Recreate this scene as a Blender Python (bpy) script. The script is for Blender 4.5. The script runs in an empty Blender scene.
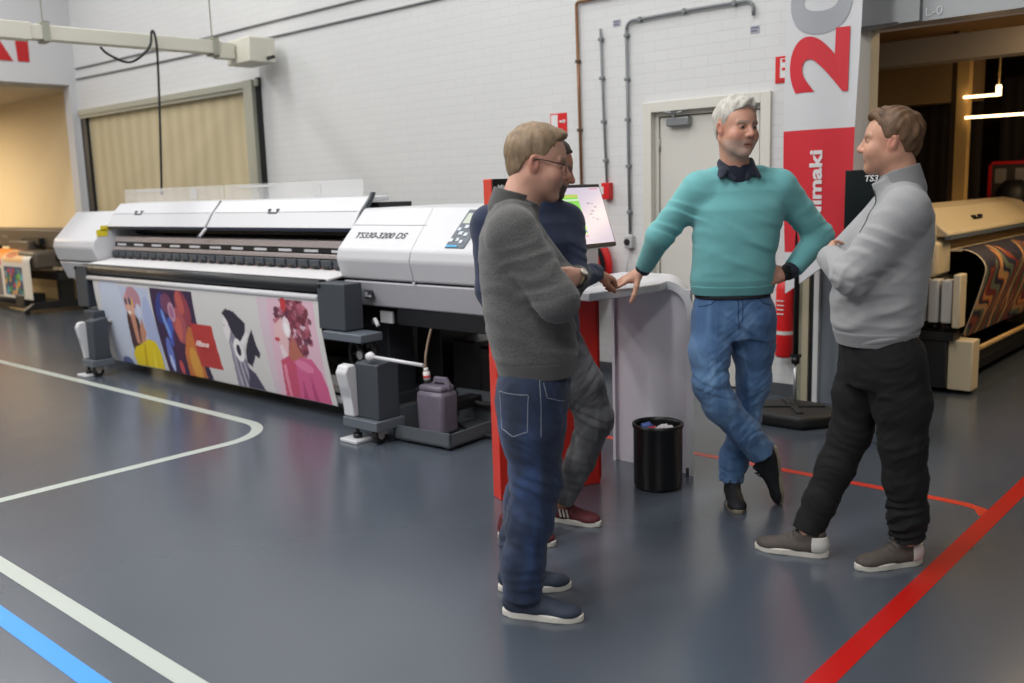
import bpy, bmesh, math, random
import numpy as np
from mathutils import Vector, Matrix
random.seed(7); np.random.seed(7)
sc = bpy.context.scene
COL = sc.collection

# ---------------------------------------------------------------- camera
cam_d = bpy.data.cameras.new('camera'); cam = bpy.data.objects.new('camera', cam_d); COL.objects.link(cam)
cam_d.sensor_width = 36.0; cam_d.lens = 936.0 / 1024 * 36
cam_d.clip_start = 0.05; cam_d.clip_end = 100
CR = Vector((0.74724085, 0.66389828, -0.02949891)); CU = Vector((-0.08477198, 0.13925228, 0.98662177)); CW = Vector((-0.65912428, 0.73474341, -0.16033497))
cam.matrix_world = Matrix(((CR.x, CU.x, -CW.x, 0), (CR.y, CU.y, -CW.y, 0), (CR.z, CU.z, -CW.z, 1.5), (0, 0, 0, 1)))
cam_d.dof.use_dof = True; cam_d.dof.focus_distance = 4.0; cam_d.dof.aperture_fstop = 2.2
sc.camera = cam

# ---------------------------------------------------------------- world, lights, exposure
sc.view_settings.view_transform = 'Standard'; sc.view_settings.look = 'None'
sc.view_settings.exposure = 0.0; sc.view_settings.gamma = 1.0; sc.view_settings.use_curve_mapping = False
wd = bpy.data.worlds.new('world'); sc.world = wd; wd.use_nodes = True
wd.node_tree.nodes['Background'].inputs[0].default_value = (0.9, 0.95, 1.0, 1)
wd.node_tree.nodes['Background'].inputs[1].default_value = 0.25

def area(name, loc, rot, sx, sy, watts, col):
    l = bpy.data.lights.new(name, 'AREA'); l.shape = 'RECTANGLE'; l.size = sx; l.size_y = sy; l.energy = watts; l.color = col
    o = bpy.data.objects.new(name, l); COL.objects.link(o); o.location = loc; o.rotation_euler = rot
    return o
HALL = (1.0, 0.985, 0.965)
for x, y, e in [(-12.0, 3.0, 110), (-9.0, 0.5, 110), (-9.0, 4.0, 78), (-5.5, 0.5, 110), (-5.5, 4.0, 66), (-2.5, 3.4, 72), (-2.6, 0.2, 105), (-7.0, -3.5, 190), (-3.0, -3.5, 210), (1.5, -2.0, 190)]:  # last three: unseen fill lamps, added to brighten the men's camera-facing sides
    area('hall_and_fill_light', (x, y, 5.7), (0, 0, 0), 0.5, 3.0, e, HALL)
area('side_room_light', (-17.5, 3.0, 3.9), (0, 0, 0), 2.5, 2.5, 290, (1.0, 0.80, 0.56))
area('back_room_light', (-0.9, 6.95, 2.7), (0, 0, 0), 1.2, 0.3, 30, (1.0, 0.74, 0.42))
area('back_room_light', (-0.6, 8.6, 2.7), (0, 0, 0), 1.2, 0.3, 30, (1.0, 0.7, 0.38))

# ---------------------------------------------------------------- materials
def lin(c):
    if isinstance(c, str):
        c = c.lstrip('#'); c = [int(c[i:i+2], 16) / 255 for i in (0, 2, 4)]
    return tuple(v / 12.92 if v <= 0.04045 else ((v + 0.055) / 1.055) ** 2.4 for v in c[:3])
MATS = {}
def mat(name, c='#808080', rough=0.5, metal=0.0, vary=0.0, vscale=8.0, bump=0.0, bscale=200.0, attr=False, emit=0.0, stretch=None, spec=0.5, coat=0.0, trans=0.0, alpha=1.0, sheen=0.0):
    if name in MATS: return MATS[name]
    m = bpy.data.materials.new(name); m.use_nodes = True; MATS[name] = m
    nt = m.node_tree; b = nt.nodes['Principled BSDF']; L = nt.links
    b.inputs['Roughness'].default_value = rough; b.inputs['Metallic'].default_value = metal
    b.inputs['Specular IOR Level'].default_value = spec
    if coat: b.inputs['Coat Weight'].default_value = coat; b.inputs['Coat Roughness'].default_value = 0.15
    if sheen: b.inputs['Sheen Weight'].default_value = sheen
    if trans: b.inputs['Transmission Weight'].default_value = trans
    b.inputs['Alpha'].default_value = alpha
    tc = nt.nodes.new('ShaderNodeTexCoord'); mp = nt.nodes.new('ShaderNodeMapping'); L.new(tc.outputs['Object'], mp.inputs['Vector'])
    if stretch: mp.inputs['Scale'].default_value = stretch
    if attr:
        a = nt.nodes.new('ShaderNodeAttribute'); a.attribute_name = 'Col'; src = a.outputs['Color']
    else:
        r = nt.nodes.new('ShaderNodeRGB'); r.outputs[0].default_value = (*lin(c), 1); src = r.outputs[0]
    if vary:
        n = nt.nodes.new('ShaderNodeTexNoise'); n.inputs['Scale'].default_value = vscale; n.inputs['Detail'].default_value = 4
        L.new(mp.outputs[0], n.inputs['Vector'])
        mr = nt.nodes.new('ShaderNodeMapRange'); mr.inputs['From Min'].default_value = 0.3; mr.inputs['From Max'].default_value = 0.7
        mr.inputs['To Min'].default_value = 1 - vary; mr.inputs['To Max'].default_value = 1 + vary; L.new(n.outputs['Fac'], mr.inputs['Value'])
        mx = nt.nodes.new('ShaderNodeVectorMath'); mx.operation = 'SCALE'; L.new(src, mx.inputs[0]); L.new(mr.outputs[0], mx.inputs['Scale']); src = mx.outputs[0]
    L.new(src, b.inputs['Base Color'])
    if emit:
        L.new(src, b.inputs['Emission Color']); b.inputs['Emission Strength'].default_value = emit
    if bump:
        n2 = nt.nodes.new('ShaderNodeTexNoise'); n2.inputs['Scale'].default_value = bscale; n2.inputs['Detail'].default_value = 3
        L.new(mp.outputs[0], n2.inputs['Vector'])
        bp = nt.nodes.new('ShaderNodeBump'); bp.inputs['Strength'].default_value = bump; bp.inputs['Distance'].default_value = 0.004
        L.new(n2.outputs['Fac'], bp.inputs['Height']); L.new(bp.outputs[0], b.inputs['Normal'])
    return m

def brick_mat():
    m = bpy.data.materials.new('painted_brick'); m.use_nodes = True; nt = m.node_tree; b = nt.nodes['Principled BSDF']; L = nt.links
    b.inputs['Roughness'].default_value = 0.55
    tc = nt.nodes.new('ShaderNodeTexCoord'); sp = nt.nodes.new('ShaderNodeSeparateXYZ'); cb = nt.nodes.new('ShaderNodeCombineXYZ')
    L.new(tc.outputs['Object'], sp.inputs[0]); L.new(sp.outputs['X'], cb.inputs['X']); L.new(sp.outputs['Z'], cb.inputs['Y'])
    br = nt.nodes.new('ShaderNodeTexBrick'); L.new(cb.outputs[0], br.inputs['Vector'])
    br.inputs['Scale'].default_value = 1.0; br.inputs['Brick Width'].default_value = 0.22; br.inputs['Row Height'].default_value = 0.075
    br.inputs['Mortar Size'].default_value = 0.005; br.inputs['Mortar Smooth'].default_value = 0.6
    br.inputs['Color1'].default_value = (*lin('#d4d5d5'), 1); br.inputs['Color2'].default_value = (*lin('#d2d3d3'), 1); br.inputs['Mortar'].default_value = (*lin('#cbcccc'), 1)
    L.new(br.outputs['Color'], b.inputs['Base Color'])
    n = nt.nodes.new('ShaderNodeTexNoise'); n.inputs['Scale'].default_value = 14; L.new(tc.outputs['Object'], n.inputs['Vector'])
    ad = nt.nodes.new('ShaderNodeMath'); ad.operation = 'MULTIPLY_ADD'; L.new(br.outputs['Fac'], ad.inputs[0]); ad.inputs[1].default_value = -1.0; L.new(n.outputs['Fac'], ad.inputs[2])
    bp = nt.nodes.new('ShaderNodeBump'); bp.inputs['Strength'].default_value = 0.18; bp.inputs['Distance'].default_value = 0.004
    L.new(ad.outputs[0], bp.inputs['Height']); L.new(bp.outputs[0], b.inputs['Normal'])
    return m
def floor_mat():
    m = bpy.data.materials.new('sports_floor'); m.use_nodes = True; nt = m.node_tree; b = nt.nodes['Principled BSDF']; L = nt.links
    tc = nt.nodes.new('ShaderNodeTexCoord')
    n = nt.nodes.new('ShaderNodeTexNoise'); n.inputs['Scale'].default_value = 0.9; n.inputs['Detail'].default_value = 6; L.new(tc.outputs['Object'], n.inputs['Vector'])
    cr = nt.nodes.new('ShaderNodeMix'); cr.data_type = 'RGBA'; cr.inputs['A'].default_value = (*lin('#474e58'), 1); cr.inputs['B'].default_value = (*lin('#4b525c'), 1)
    L.new(n.outputs['Fac'], cr.inputs['Factor']); L.new(cr.outputs['Result'], b.inputs['Base Color'])
    n3 = nt.nodes.new('ShaderNodeTexNoise'); n3.inputs['Scale'].default_value = 3; n3.inputs['Detail'].default_value = 5; L.new(tc.outputs['Object'], n3.inputs['Vector'])
    mr = nt.nodes.new('ShaderNodeMapRange'); mr.inputs['To Min'].default_value = 0.19; mr.inputs['To Max'].default_value = 0.27; L.new(n3.outputs['Fac'], mr.inputs['Value'])
    L.new(mr.outputs[0], b.inputs['Roughness'])
    b.inputs['Specular IOR Level'].default_value = 0.95
    n2 = nt.nodes.new('ShaderNodeTexNoise'); n2.inputs['Scale'].default_value = 60; L.new(tc.outputs['Object'], n2.inputs['Vector'])
    bp = nt.nodes.new('ShaderNodeBump'); bp.inputs['Strength'].default_value = 0.05; bp.inputs['Distance'].default_value = 0.002
    L.new(n2.outputs['Fac'], bp.inputs['Height']); L.new(bp.outputs[0], b.inputs['Normal'])
    return m
def curtain_mat(name, c1, c2, scale, axis='X', rough=0.9):
    m = bpy.data.materials.new(name); m.use_nodes = True; nt = m.node_tree; b = nt.nodes['Principled BSDF']; L = nt.links
    b.inputs['Roughness'].default_value = rough
    tc = nt.nodes.new('ShaderNodeTexCoord'); w = nt.nodes.new('ShaderNodeTexWave'); w.bands_direction = axis; w.inputs['Scale'].default_value = scale; w.inputs['Distortion'].default_value = 1.2
    L.new(tc.outputs['Object'], w.inputs['Vector'])
    cr = nt.nodes.new('ShaderNodeMix'); cr.data_type = 'RGBA'; cr.inputs['A'].default_value = (*lin(c1), 1); cr.inputs['B'].default_value = (*lin(c2), 1)
    L.new(w.outputs['Fac'], cr.inputs['Factor']); L.new(cr.outputs['Result'], b.inputs['Base Color'])
    bp = nt.nodes.new('ShaderNodeBump'); bp.inputs['Strength'].default_value = 0.5; bp.inputs['Distance'].default_value = 0.02
    L.new(w.outputs['Fac'], bp.inputs['Height']); L.new(bp.outputs[0], b.inputs['Normal'])
    return m

# ---------------------------------------------------------------- mesh helpers
class MB:
    """collects shapes in one bmesh, links them as ONE mesh object"""
    def __init__(s): s.bm = bmesh.new(); s.mats = []; s.mi = 0
    def use(s, m):
        if m not in s.mats: s.mats.append(m)
        s.mi = s.mats.index(m); return s
    def faces_from(s, vs, fs, smooth=False):
        bv = [s.bm.verts.new(v) for v in vs]
        for f in fs:
            try:
                fc = s.bm.faces.new([bv[i] for i in f]); fc.material_index = s.mi; fc.smooth = smooth
            except ValueError: pass
        return bv
    def box(s, a, b, bevel=0.0, M=None):
        x0, y0, z0 = a; x1, y1, z1 = b
        vs = [(x0,y0,z0),(x1,y0,z0),(x1,y1,z0),(x0,y1,z0),(x0,y0,z1),(x1,y0,z1),(x1,y1,z1),(x0,y1,z1)]
        fs = [(0,3,2,1),(4,5,6,7),(0,1,5,4),(1,2,6,5),(2,3,7,6),(3,0,4,7)]
        if M is not None: vs = [M @ Vector(v) for v in vs]
        bv = s.faces_from(vs, fs)
        if bevel:
            es = list({e for v in bv for e in v.link_edges}); s._bev(es, bevel, 2)
        return s
    def _bev(s, es, w, seg):
        mi = s.mi
        r = bmesh.ops.bevel(s.bm, geom=es, offset=w, segments=seg, affect='EDGES', profile=0.5, clamp_overlap=True)
        for f in r['faces']: f.material_index = mi; f.smooth = True
    def prism(s, poly, d, bevel=0.0, smooth=False, seg=2):
        """poly: list of 3D points (planar), extruded by vector d"""
        n = len(poly); d = Vector(d); P0 = [Vector(p) for p in poly]
        vs = P0 + [p + d for p in P0]
        nrm = Vector((0,0,0))
        for i in range(n): nrm += P0[i].cross(P0[(i+1) % n])
        flip = nrm.dot(d) > 0
        fs = [tuple(range(n)), tuple(range(2*n-1, n-1, -1))] + [(i, i+n, (i+1) % n + n, (i+1) % n) for i in range(n)]
        if flip: fs = [tuple(reversed(f)) for f in fs]
        bv = s.faces_from(vs, fs, smooth)
        if bevel: s._bev(list({e for v in bv for e in v.link_edges}), bevel, seg)
        return s
    def lathe(s, prof, c=(0,0,0), axis='Z', n=24, M=None, smooth=True, close=True):
        """prof: list of (r, h)"""
        vs = []; c = Vector(c)
        for r, h in prof:
            for i in range(n):
                t = 2*math.pi*i/n; p = Vector((r*math.cos(t), r*math.sin(t), h))
                if axis == 'X': p = Vector((p.z, p.x, p.y))
                elif axis == 'Y': p = Vector((p.y, p.z, p.x))
                if M is not None: p = M @ p
                vs.append(p + c)
        fs = [(k*n+i, k*n+(i+1) % n, (k+1)*n+(i+1) % n, (k+1)*n+i) for k in range(len(prof)-1) for i in range(n)]
        if close: fs += [tuple(reversed(range(n))), tuple(range((len(prof)-1)*n, len(prof)*n))]
        bv = [s.bm.verts.new(v) for v in vs]
        for j, f in enumerate(fs):
            fc = s.bm.faces.new([bv[i] for i in f]); fc.material_index = s.mi; fc.smooth = smooth and len(f) == 4
        return s
    def cyl(s, a, b, r, r2=None, n=16, smooth=True):
        a = Vector(a); b = Vector(b); d = b - a; M = d.to_track_quat('Z', 'Y').to_matrix()
        return s.lathe([(r, 0), (r if r2 is None else r2, d.length)], a, 'Z', n, M, smooth)
    def tube(s, pts, r, n=10, sub=1):
        pts = [Vector(p) for p in pts]
        if sub > 1:
            q = []
            for i in range(len(pts)-1):
                p0 = pts[max(i-1, 0)]; p1 = pts[i]; p2 = pts[i+1]; p3 = pts[min(i+2, len(pts)-1)]
                for k in range(sub):
                    t = k/sub
                    q.append(0.5*((2*p1)+(p2-p0)*t+(2*p0-5*p1+4*p2-p3)*t*t+(3*p1-p0-3*p2+p3)*t**3))
            q.append(pts[-1]); pts = q
        rings = []; up = None
        for i, p in enumerate(pts):
            t = (pts[min(i+1, len(pts)-1)] - pts[max(i-1, 0)]).normalized()
            if up is None: up = t.orthogonal().normalized()
            up = (up - t*up.dot(t)).normalized(); sd = t.cross(up)
            rr = r(i/(len(pts)-1)) if callable(r) else r
            rings.append([p + rr*(math.cos(2*math.pi*k/n)*up + math.sin(2*math.pi*k/n)*sd) for k in range(n)])
        vs = [v for R_ in rings for v in R_]
        fs = [(k*n+i, k*n+(i+1) % n, (k+1)*n+(i+1) % n, (k+1)*n+i) for k in range(len(rings)-1) for i in range(n)]
        fs += [tuple(reversed(range(n))), tuple(range((len(rings)-1)*n, len(rings)*n))]
        s.faces_from(vs, fs, True); return s
    def build(s, name, m=None, parent=None, loc=None, label=None):
        me = bpy.data.meshes.new(name)
        bmesh.ops.recalc_face_normals(s.bm, faces=s.bm.faces)
        s.bm.to_mesh(me); s.bm.free()
        for mm in (s.mats or [m]): me.materials.append(mm)
        o = bpy.data.objects.new(name, me); COL.objects.link(o)
        if parent: o.parent = parent
        if loc is not None: o.location = loc
        if label: o['label'] = label
        return o
def tag(o, label, cat, group=None, kind=None):
    o['label'] = label; o['category'] = cat
    if group: o['group'] = group
    if kind: o['kind'] = kind
    return o
def thing(name, loc, rz, label, cat, group=None):
    o = bpy.data.objects.new(name, None); COL.objects.link(o); o.location = loc; o.rotation_euler = (0, 0, rz); o.empty_display_size = 0.1
    return tag(o, label, cat, group)
def struct(o, label=None):
    o['kind'] = 'structure'
    if label: o['label'] = label
    return o
def text(body, size, M, m, parent, name='lettering', depth=0.002, bold=0.0, sx=1.0, shear=0.0, label=None, align='CENTER'):
    """M maps text plane (x right, y up, z out of the surface)"""
    cu = bpy.data.curves.new('t', 'FONT'); cu.body = body; cu.size = size; cu.align_x = align; cu.align_y = 'CENTER'; cu.extrude = depth/2; cu.offset = bold; cu.shear = shear
    to = bpy.data.objects.new('t', cu); COL.objects.link(to)
    bpy.context.view_layer.update(); dg = bpy.context.evaluated_depsgraph_get()
    me = bpy.data.meshes.new_from_object(to.evaluated_get(dg)); bpy.data.objects.remove(to)
    me.transform(Matrix.Diagonal((sx, 1, 1, 1))); me.transform(M)
    me.materials.clear(); me.materials.append(m); me.name = name
    o = bpy.data.objects.new(name, me); COL.objects.link(o)
    if parent: o.parent = parent
    if label: o['label'] = label
    return o
def frame(o, x, y):
    """matrix with origin o, unit x (right) and y (up) in the text plane"""
    x = Vector(x).normalized(); y = Vector(y); y = (y - x*x.dot(y)).normalized(); z = x.cross(y)
    return Matrix(((x.x, y.x, z.x, o[0]), (x.y, y.y, z.y, o[1]), (x.z, y.z, z.z, o[2]), (0, 0, 0, 1)))

class Paint:
    """a printed picture, rasterised as colours on a fine mesh grid; u right, v down, metres"""
    def __init__(s, w, h, res, bg):
        s.w, s.h = w, h; s.nx = int(w/res)+1; s.ny = int(h/res)+1
        s.U, s.V = np.meshgrid(np.linspace(0, w, s.nx), np.linspace(0, h, s.ny))
        s.C = np.empty((s.ny, s.nx, 3)); s.C[:] = lin(bg)
    def put(s, m, c, a=1.0):
        c = np.array(lin(c)); s.C[m] = s.C[m]*(1-a) + c*a
    def rect(s, u0, v0, u1, v1, c, a=1.0): s.put((s.U >= u0) & (s.U <= u1) & (s.V >= v0) & (s.V <= v1), c, a)
    def ell(s, u, v, ru, rv, c, rot=0, a=1.0, clip=None):
        x = s.U-u; y = s.V-v; ct, st = math.cos(rot), math.sin(rot)
        m = ((x*ct+y*st)/ru)**2 + ((-x*st+y*ct)/rv)**2 <= 1
        if clip is not None: m &= clip
        s.put(m, c, a)
    def mask(s, pts):
        inside = np.zeros(s.U.shape, bool); n = len(pts)
        for i in range(n):
            x1, y1 = pts[i]; x2, y2 = pts[(i+1) % n]
            if y1 == y2: continue
            c = ((y1 > s.V) != (y2 > s.V)) & (s.U < (x2-x1)*(s.V-y1)/(y2-y1)+x1)
            inside ^= c
        return inside
    def poly(s, pts, c, a=1.0): s.put(s.mask(pts), c, a)
    def mesh(s, name, f, m, parent, thick=0.0):
        """f(u, v) -> 3D numpy arrays"""
        P = np.stack(f(s.U, s.V), -1).reshape(-1, 3)
        idx = np.arange(s.nx*s.ny).reshape(s.ny, s.nx)
        q = np.stack([idx[:-1, :-1], idx[1:, :-1], idx[1:, 1:], idx[:-1, 1:]], -1).reshape(-1, 4)
        return npmesh(name, P, q, m, parent, s.C.reshape(-1, 3))
def npmesh(name, P, q, m, parent=None, colors=None, smooth=True):
    me = bpy.data.meshes.new(name); nv, nf, k = len(P), len(q), q.shape[1]
    me.vertices.add(nv); me.vertices.foreach_set('co', np.asarray(P, np.float32).ravel())
    me.loops.add(nf*k); me.loops.foreach_set('vertex_index', q.astype(np.int32).ravel())
    me.polygons.add(nf); me.polygons.foreach_set('loop_start', np.arange(0, nf*k, k, dtype=np.int32))
    me.update(calc_edges=True)
    me.polygons.foreach_set('use_smooth', np.full(nf, smooth))
    if colors is not None:
        ca = me.color_attributes.new('Col', 'FLOAT_COLOR', 'POINT')
        ca.data.foreach_set('color', np.concatenate([colors, np.ones((nv, 1))], 1).astype(np.float32).ravel())
    me.materials.append(m); me.validate()
    o = bpy.data.objects.new(name, me); COL.objects.link(o)
    if parent: o.parent = parent
    return o
# ---------------------------------------------------------------- the hall
WY = 6.1
brick = brick_mat(); white_wall = mat('white_wall', '#cfcfce', 0.7, vary=0.02, vscale=3)
def wallbox(name, a, b, m, label=None):
    o = MB().box(a, b).build(name, m); return struct(o, label)
wb = MB().use(brick)
for a, b in [((-13.75, WY, 0), (-13.49, WY+.3, 6)), ((-13.49, WY, 2.77), (-9.05, WY+.3, 6)), ((-9.05, WY, 0), (-4.0, WY+.3, 6)), ((-4.0, WY, 2.045), (-3.08, WY+.3, 6)),
             ((-3.08, WY, 0), (-2.36, WY+.08, 6)), ((-2.36, WY, 2.41), (6, WY+.08, 6))]: wb.box(a, b)
struct(wb.build('wall_back'), 'white painted brick wall behind the printer')
wl = MB()
for a, b in [((-13.75, -8, 3.12), (-13.55, WY-.001, 6)), ((-13.75, 6.0, 0), (-13.55, WY-.001, 3.12)), ((-13.75, -8, 0), (-13.55, -1.5, 3.12))]: wl.box(a, b)
struct(wl.build('wall_left', mat('grey_white_wall', '#c3c3c5', 0.7)), 'white side wall over the wide opening at far left')
wallbox('wall_right', (6.0, -8, 0), (6.2, WY+.3, 6), white_wall)
wallbox('wall_front', (-13.75, -8.2, 0), (6.2, -8.0, 6), white_wall)
wallbox('ceiling', (-13.75, -8.2, 6.0), (6.2, WY+.3, 6.2), mat('ceiling_paint', '#b9b9b9', 0.8))
wallbox('floor', (-20, -8.2, -0.1), (6.2, 13, 0.0), floor_mat(), 'dark grey sports hall floor')
# side room (left)
wallbox('wall_side_room', (-20, 6.2, 0), (-13.75, 6.4, 3.6), mat('beige_wall', '#d8c7a4', 0.8), 'warm beige wall of the side room at left')
wallbox('wall_side_room_end', (-20.2, -1.7, 0), (-20, 6.4, 3.6), mat('beige_wall'))
wallbox('wall_side_room_front', (-20, -1.7, 0), (-13.75, -1.5, 3.6), mat('beige_wall'))
struct(MB().box((-20, -1.7, 3.08), (-13.75, 4.4, 3.2)).box((-20, 5.3, 3.08), (-13.75, 6.4, 3.2)).box((-20, 4.4, 3.08), (-18.8, 5.3, 3.2)).box((-16.2, 4.4, 3.08), (-13.75, 5.3, 3.2)).build('ceiling_side_room', mat('warm_ceiling', '#c9bda3', 0.8)))
bpy.data.objects['side_room_light'].location = (-17.2, 3.2, 2.98)
bpy.data.objects['side_room_light'].data.size = 2.0
# sports lines
lm = {'w': mat('white_line', '#aeb6b0', 0.35), 'r': mat('red_line', '#b8130f', 0.3), 'b': mat('blue_line', '#2f8fe6', 0.35), 'o': mat('orange_line', '#cf3a24', 0.3)}
LZ = 0.0012
def strip(pts, w, m, name, label):
    pts = [Vector((*p, 0)) for p in pts]; n = len(pts); A = []; B = []
    for i, p in enumerate(pts):
        t = (pts[min(i+1, n-1)] - pts[max(i-1, 0)]).normalized(); s_ = Vector((-t.y, t.x, 0))
        A.append(p + s_*w/2 + Vector((0,0,LZ))); B.append(p - s_*w/2 + Vector((0,0,LZ)))
    mb = MB(); mb.faces_from(A + B, [(i, i+1, n+i+1, n+i) for i in range(n-1)])
    return struct(mb.build(name, m), label)
arc = [(-5.47 + .40*math.sin(t), 2.99 + .40*math.cos(t)) for t in [math.pi/2*k/14 for k in range(15)]]
strip([(-14, 3.33), (-9.6, 3.345), (-5.9, 3.39)] + arc + [(-5.07, 2.5), (-5.066, 1.67), (-5.06, -3)], 0.075, lm['w'], 'trim_1', 'grey-white court line curving round beside the big printer')
strip([(-13, 1.342), (3, 1.342)], 0.069, lm['w'], 'trim_2', 'wide grey-white court line in the lower left corner')
strip([(-13, 1.147), (3, 1.147)], 0.07, lm['b'], 'trim_3', 'bright blue court line in the lower left corner')
strip([(-1.083, -6), (-1.083, 12)], 0.076, lm['r'], 'trim_4', 'thick red court line running to the lower right')
strip([(-9, 4.478), (-1.32, 4.478), (-1.22, 4.47), (-1.15, 4.44), (-1.11, 4.36)], 0.055, lm['o'], 'trim_5', 'thin red court line behind the counter')
for o in bpy.data.objects:
    if o.name == 'trim_5': o.location.z = -0.0004
bb = MB().box((-9.0, WY-.015, 0), (-4.06, WY, .09)).box((-3.02, WY-.015, 0), (-2.36, WY, .09))
struct(bb.build('baseboard_back', mat('dark_skirting', '#4a4d52', 0.5)))
# roller shutter opening with the beige curtain
RX0, RX1, RZ = -13.49, -9.05, 2.77
struct(MB().use(curtain_mat('beige_shutter', '#c2b594', '#b8ab8a', 1.2)).box((RX0, WY+.03, 0), (RX1, WY+.06, RZ)).build('window_1'), 'beige panelled curtain filling the wide wall opening')
steel = mat('steel_frame', '#a3a497', 0.45, 0.2); dark = mat('near_black', '#15161a', 0.5); dgrey = mat('dark_grey', '#33363b', 0.5)
struct(MB().box((RX0, WY-.05, RZ-.07), (RX1, WY+.02, RZ+.0)).box((RX0+.02, WY-.03, RZ-.11), (RX1-.1, WY+.02, RZ-.07)).build('trim_6', steel), 'pale metal track above the beige curtain')
t = struct(MB().box((RX1-.24, WY-.08, 0), (RX1-.07, WY+.02, RZ)).box((RX1-.30, WY-.03, 0), (RX1-.24, WY+.02, RZ-.1)).build('trim_7', steel), 'pale metal post at the right of the beige curtain')
struct(MB().box((RX1-.07, WY-.03, 0), (RX1, WY+.1, RZ+.02)).box((RX0, WY-.02, 0), (RX0+.16, WY+.1, RZ-.1)).build('trim_8', dark), 'black edges of the beige curtain')
# white door
dm = mat('door_paint', '#cfcdc6', 0.45); fm = mat('door_frame_paint', '#d3d1c8', 0.45)
df = MB()
for a, b in [((-4.06, WY-.03, 0), (-3.985, WY+.1, 2.11)), ((-3.095, WY-.03, 0), (-3.02, WY+.1, 2.11)), ((-3.985, WY-.03, 2.035), (-3.095, WY+.1, 2.11)),
             ((-3.985, WY+.03, 0), (-3.955, WY+.1, 2.035)), ((-3.125, WY+.03, 0), (-3.095, WY+.1, 2.035)), ((-3.955, WY+.03, 2.005), (-3.125, WY+.1, 2.035))]: df.box(a, b, .004)
do = MB().box((-3.945, WY+.04, 0.01), (-3.135, WY+.08, 1.995), .003).build('door_1', dm); struct(do, 'plain off-white door')
fo = df.build('door_frame', fm, do)
for z in (.3, 1.1, 1.8): MB().cyl((-3.948, WY+.035, z-.045), (-3.948, WY+.035, z+.045), .009).build('hinge', steel, do)
dc = MB().use(mat('closer_silver', '#8f9295', 0.35, 0.6)).box((-3.86, WY-.02, 1.925), (-3.67, WY+.04, 1.99), .008)
dc.box((-3.80, WY-.03, 1.99), (-3.78, WY-.01, 2.02)).cyl((-3.79, WY-.02, 2.015), (-3.70, WY-.05, 2.022), .008).cyl((-3.9, WY-.02, 2.035), (-3.79, WY-.05, 2.02), .008)
dc.build('door_closer', None, do)
hb = MB().use(steel).box((-3.23, WY+.02, .96), (-3.19, WY+.04, 1.16), .003).cyl((-3.21, WY+.04, 1.06), (-3.21, WY-.01, 1.06), .009).tube([(-3.21, WY-.01, 1.06), (-3.26, WY-.015, 1.06), (-3.34, WY-.015, 1.06)], .009)
hb.build('door_handle', None, do)
# right opening: lintel / shutter box, guides
gal = mat('galvanised', '#9a9c9e', 0.4, 0.5, vary=0.04, vscale=5)
li = MB().use(gal).box((-2.42, WY-.16, 2.41), (6, WY-.001, 3.2)).box((-2.42, WY-.19, 2.42), (-2.12, WY-.16, 2.57)).box((-2.12, WY-.2, 2.41), (-2.0, WY-.16, 2.60))
struct(li.build('trim_9'), 'galvanised roller shutter box over the right opening')
text('L-0', .07, frame((-1.93, WY-.165, 2.455), (1, 0, 0), (0, 0, 1)), mat('chalk', '#c9cccf', 0.8), bpy.data.objects['trim_9'], 'chalk_mark', sx=1.1)
struct(MB().box((-2.44, WY-.06, 0), (-2.36, WY-.001, 2.41)).box((-2.36, WY-.06, 0), (-2.335, WY+.08, 2.41)).build('trim_10', mat('jamb_white', '#b9b6ac', 0.5)), 'pale jamb of the right opening')
gb = MB().use(mat('olive_profile', '#80806f', 0.5)).box((-2.80, WY-.05, 0), (-2.745, WY-.001, 1.0)).use(mat('khaki_profile', '#a39b84', 0.5)).box((-2.745, WY-.07, 0), (-2.70, WY-.001, 1.0)).use(dark).box((-2.70, WY-.05, 0), (-2.66, WY-.001, 1.0)).use(mat('pale_profile', '#c4c6c6', 0.4)).box((-2.66, WY-.08, 0), (-2.625, WY-.001, 1.0))
gb.use(mat('bluegrey_panel', '#6c747c', 0.45)).box((-2.625, WY-.05, 0), (-2.44, WY-.001, 1.0))
tag(gb.build('leaning_panels'), 'narrow olive, pale and blue-grey panels standing against the wall behind the flag base', 'panels')
# thin wires along the wall, conduits
wires = mat('grey_wire', '#77797b', 0.5)
def wire(z0, z1, label):
    o = MB().tube([(-13.5, WY-.012, z0), (-11, WY-.012, (z0+z1)/2-.01), (-8, WY-.012, z1), (-4.9, WY-.012, z1+.01)], .011, 6, 3).build('wall_cable', wires)
    tag(o, label, 'cable', 'cables along the wall above the curtain')
wire(3.34, 3.34, 'upper of the two thin grey cables running along the brick wall above the curtain')
wire(3.20, 3.18, 'lower of the two thin grey cables running along the brick wall above the curtain')
con = mat('grey_conduit', '#7c8083', 0.45); cop = mat('copper_pipe', '#8a6446', 0.4, 0.5); brn = mat('brown_pipe', '#5b4a3e', 0.45, 0.4)
def conduit(name, pts, r, m, clips, label, m2=None):
    t = thing(name, pts[0], 0, label, 'pipe')
    o0 = Vector(pts[0])
    MB().tube([Vector(p)-o0 for p in pts], r, 10).build('pipe', m, t)
    for (x, z, hz) in clips:
        c = Vector((x, WY-.02, z)) - o0
        mb = MB().box(c+Vector((-.018, -.018, -.012)) if not hz else c+Vector((-.012, -.018, -.018)), c+Vector((.018, .019, .012)) if not hz else c+Vector((.012, .019, .018)), .003)
        mb.build('pipe_clip', m2 or m, t)
    return t
def bend(x0, z0, x1, z1, cx, cz, r=.06, n=6):
    return None
Yc = WY-.022
arc2 = lambda cx, cz, r, a0, a1: [(cx+r*math.cos(math.radians(a0+(a1-a0)*k/6)), Yc, cz+r*math.sin(math.radians(a0+(a1-a0)*k/6))) for k in range(7)]
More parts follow.
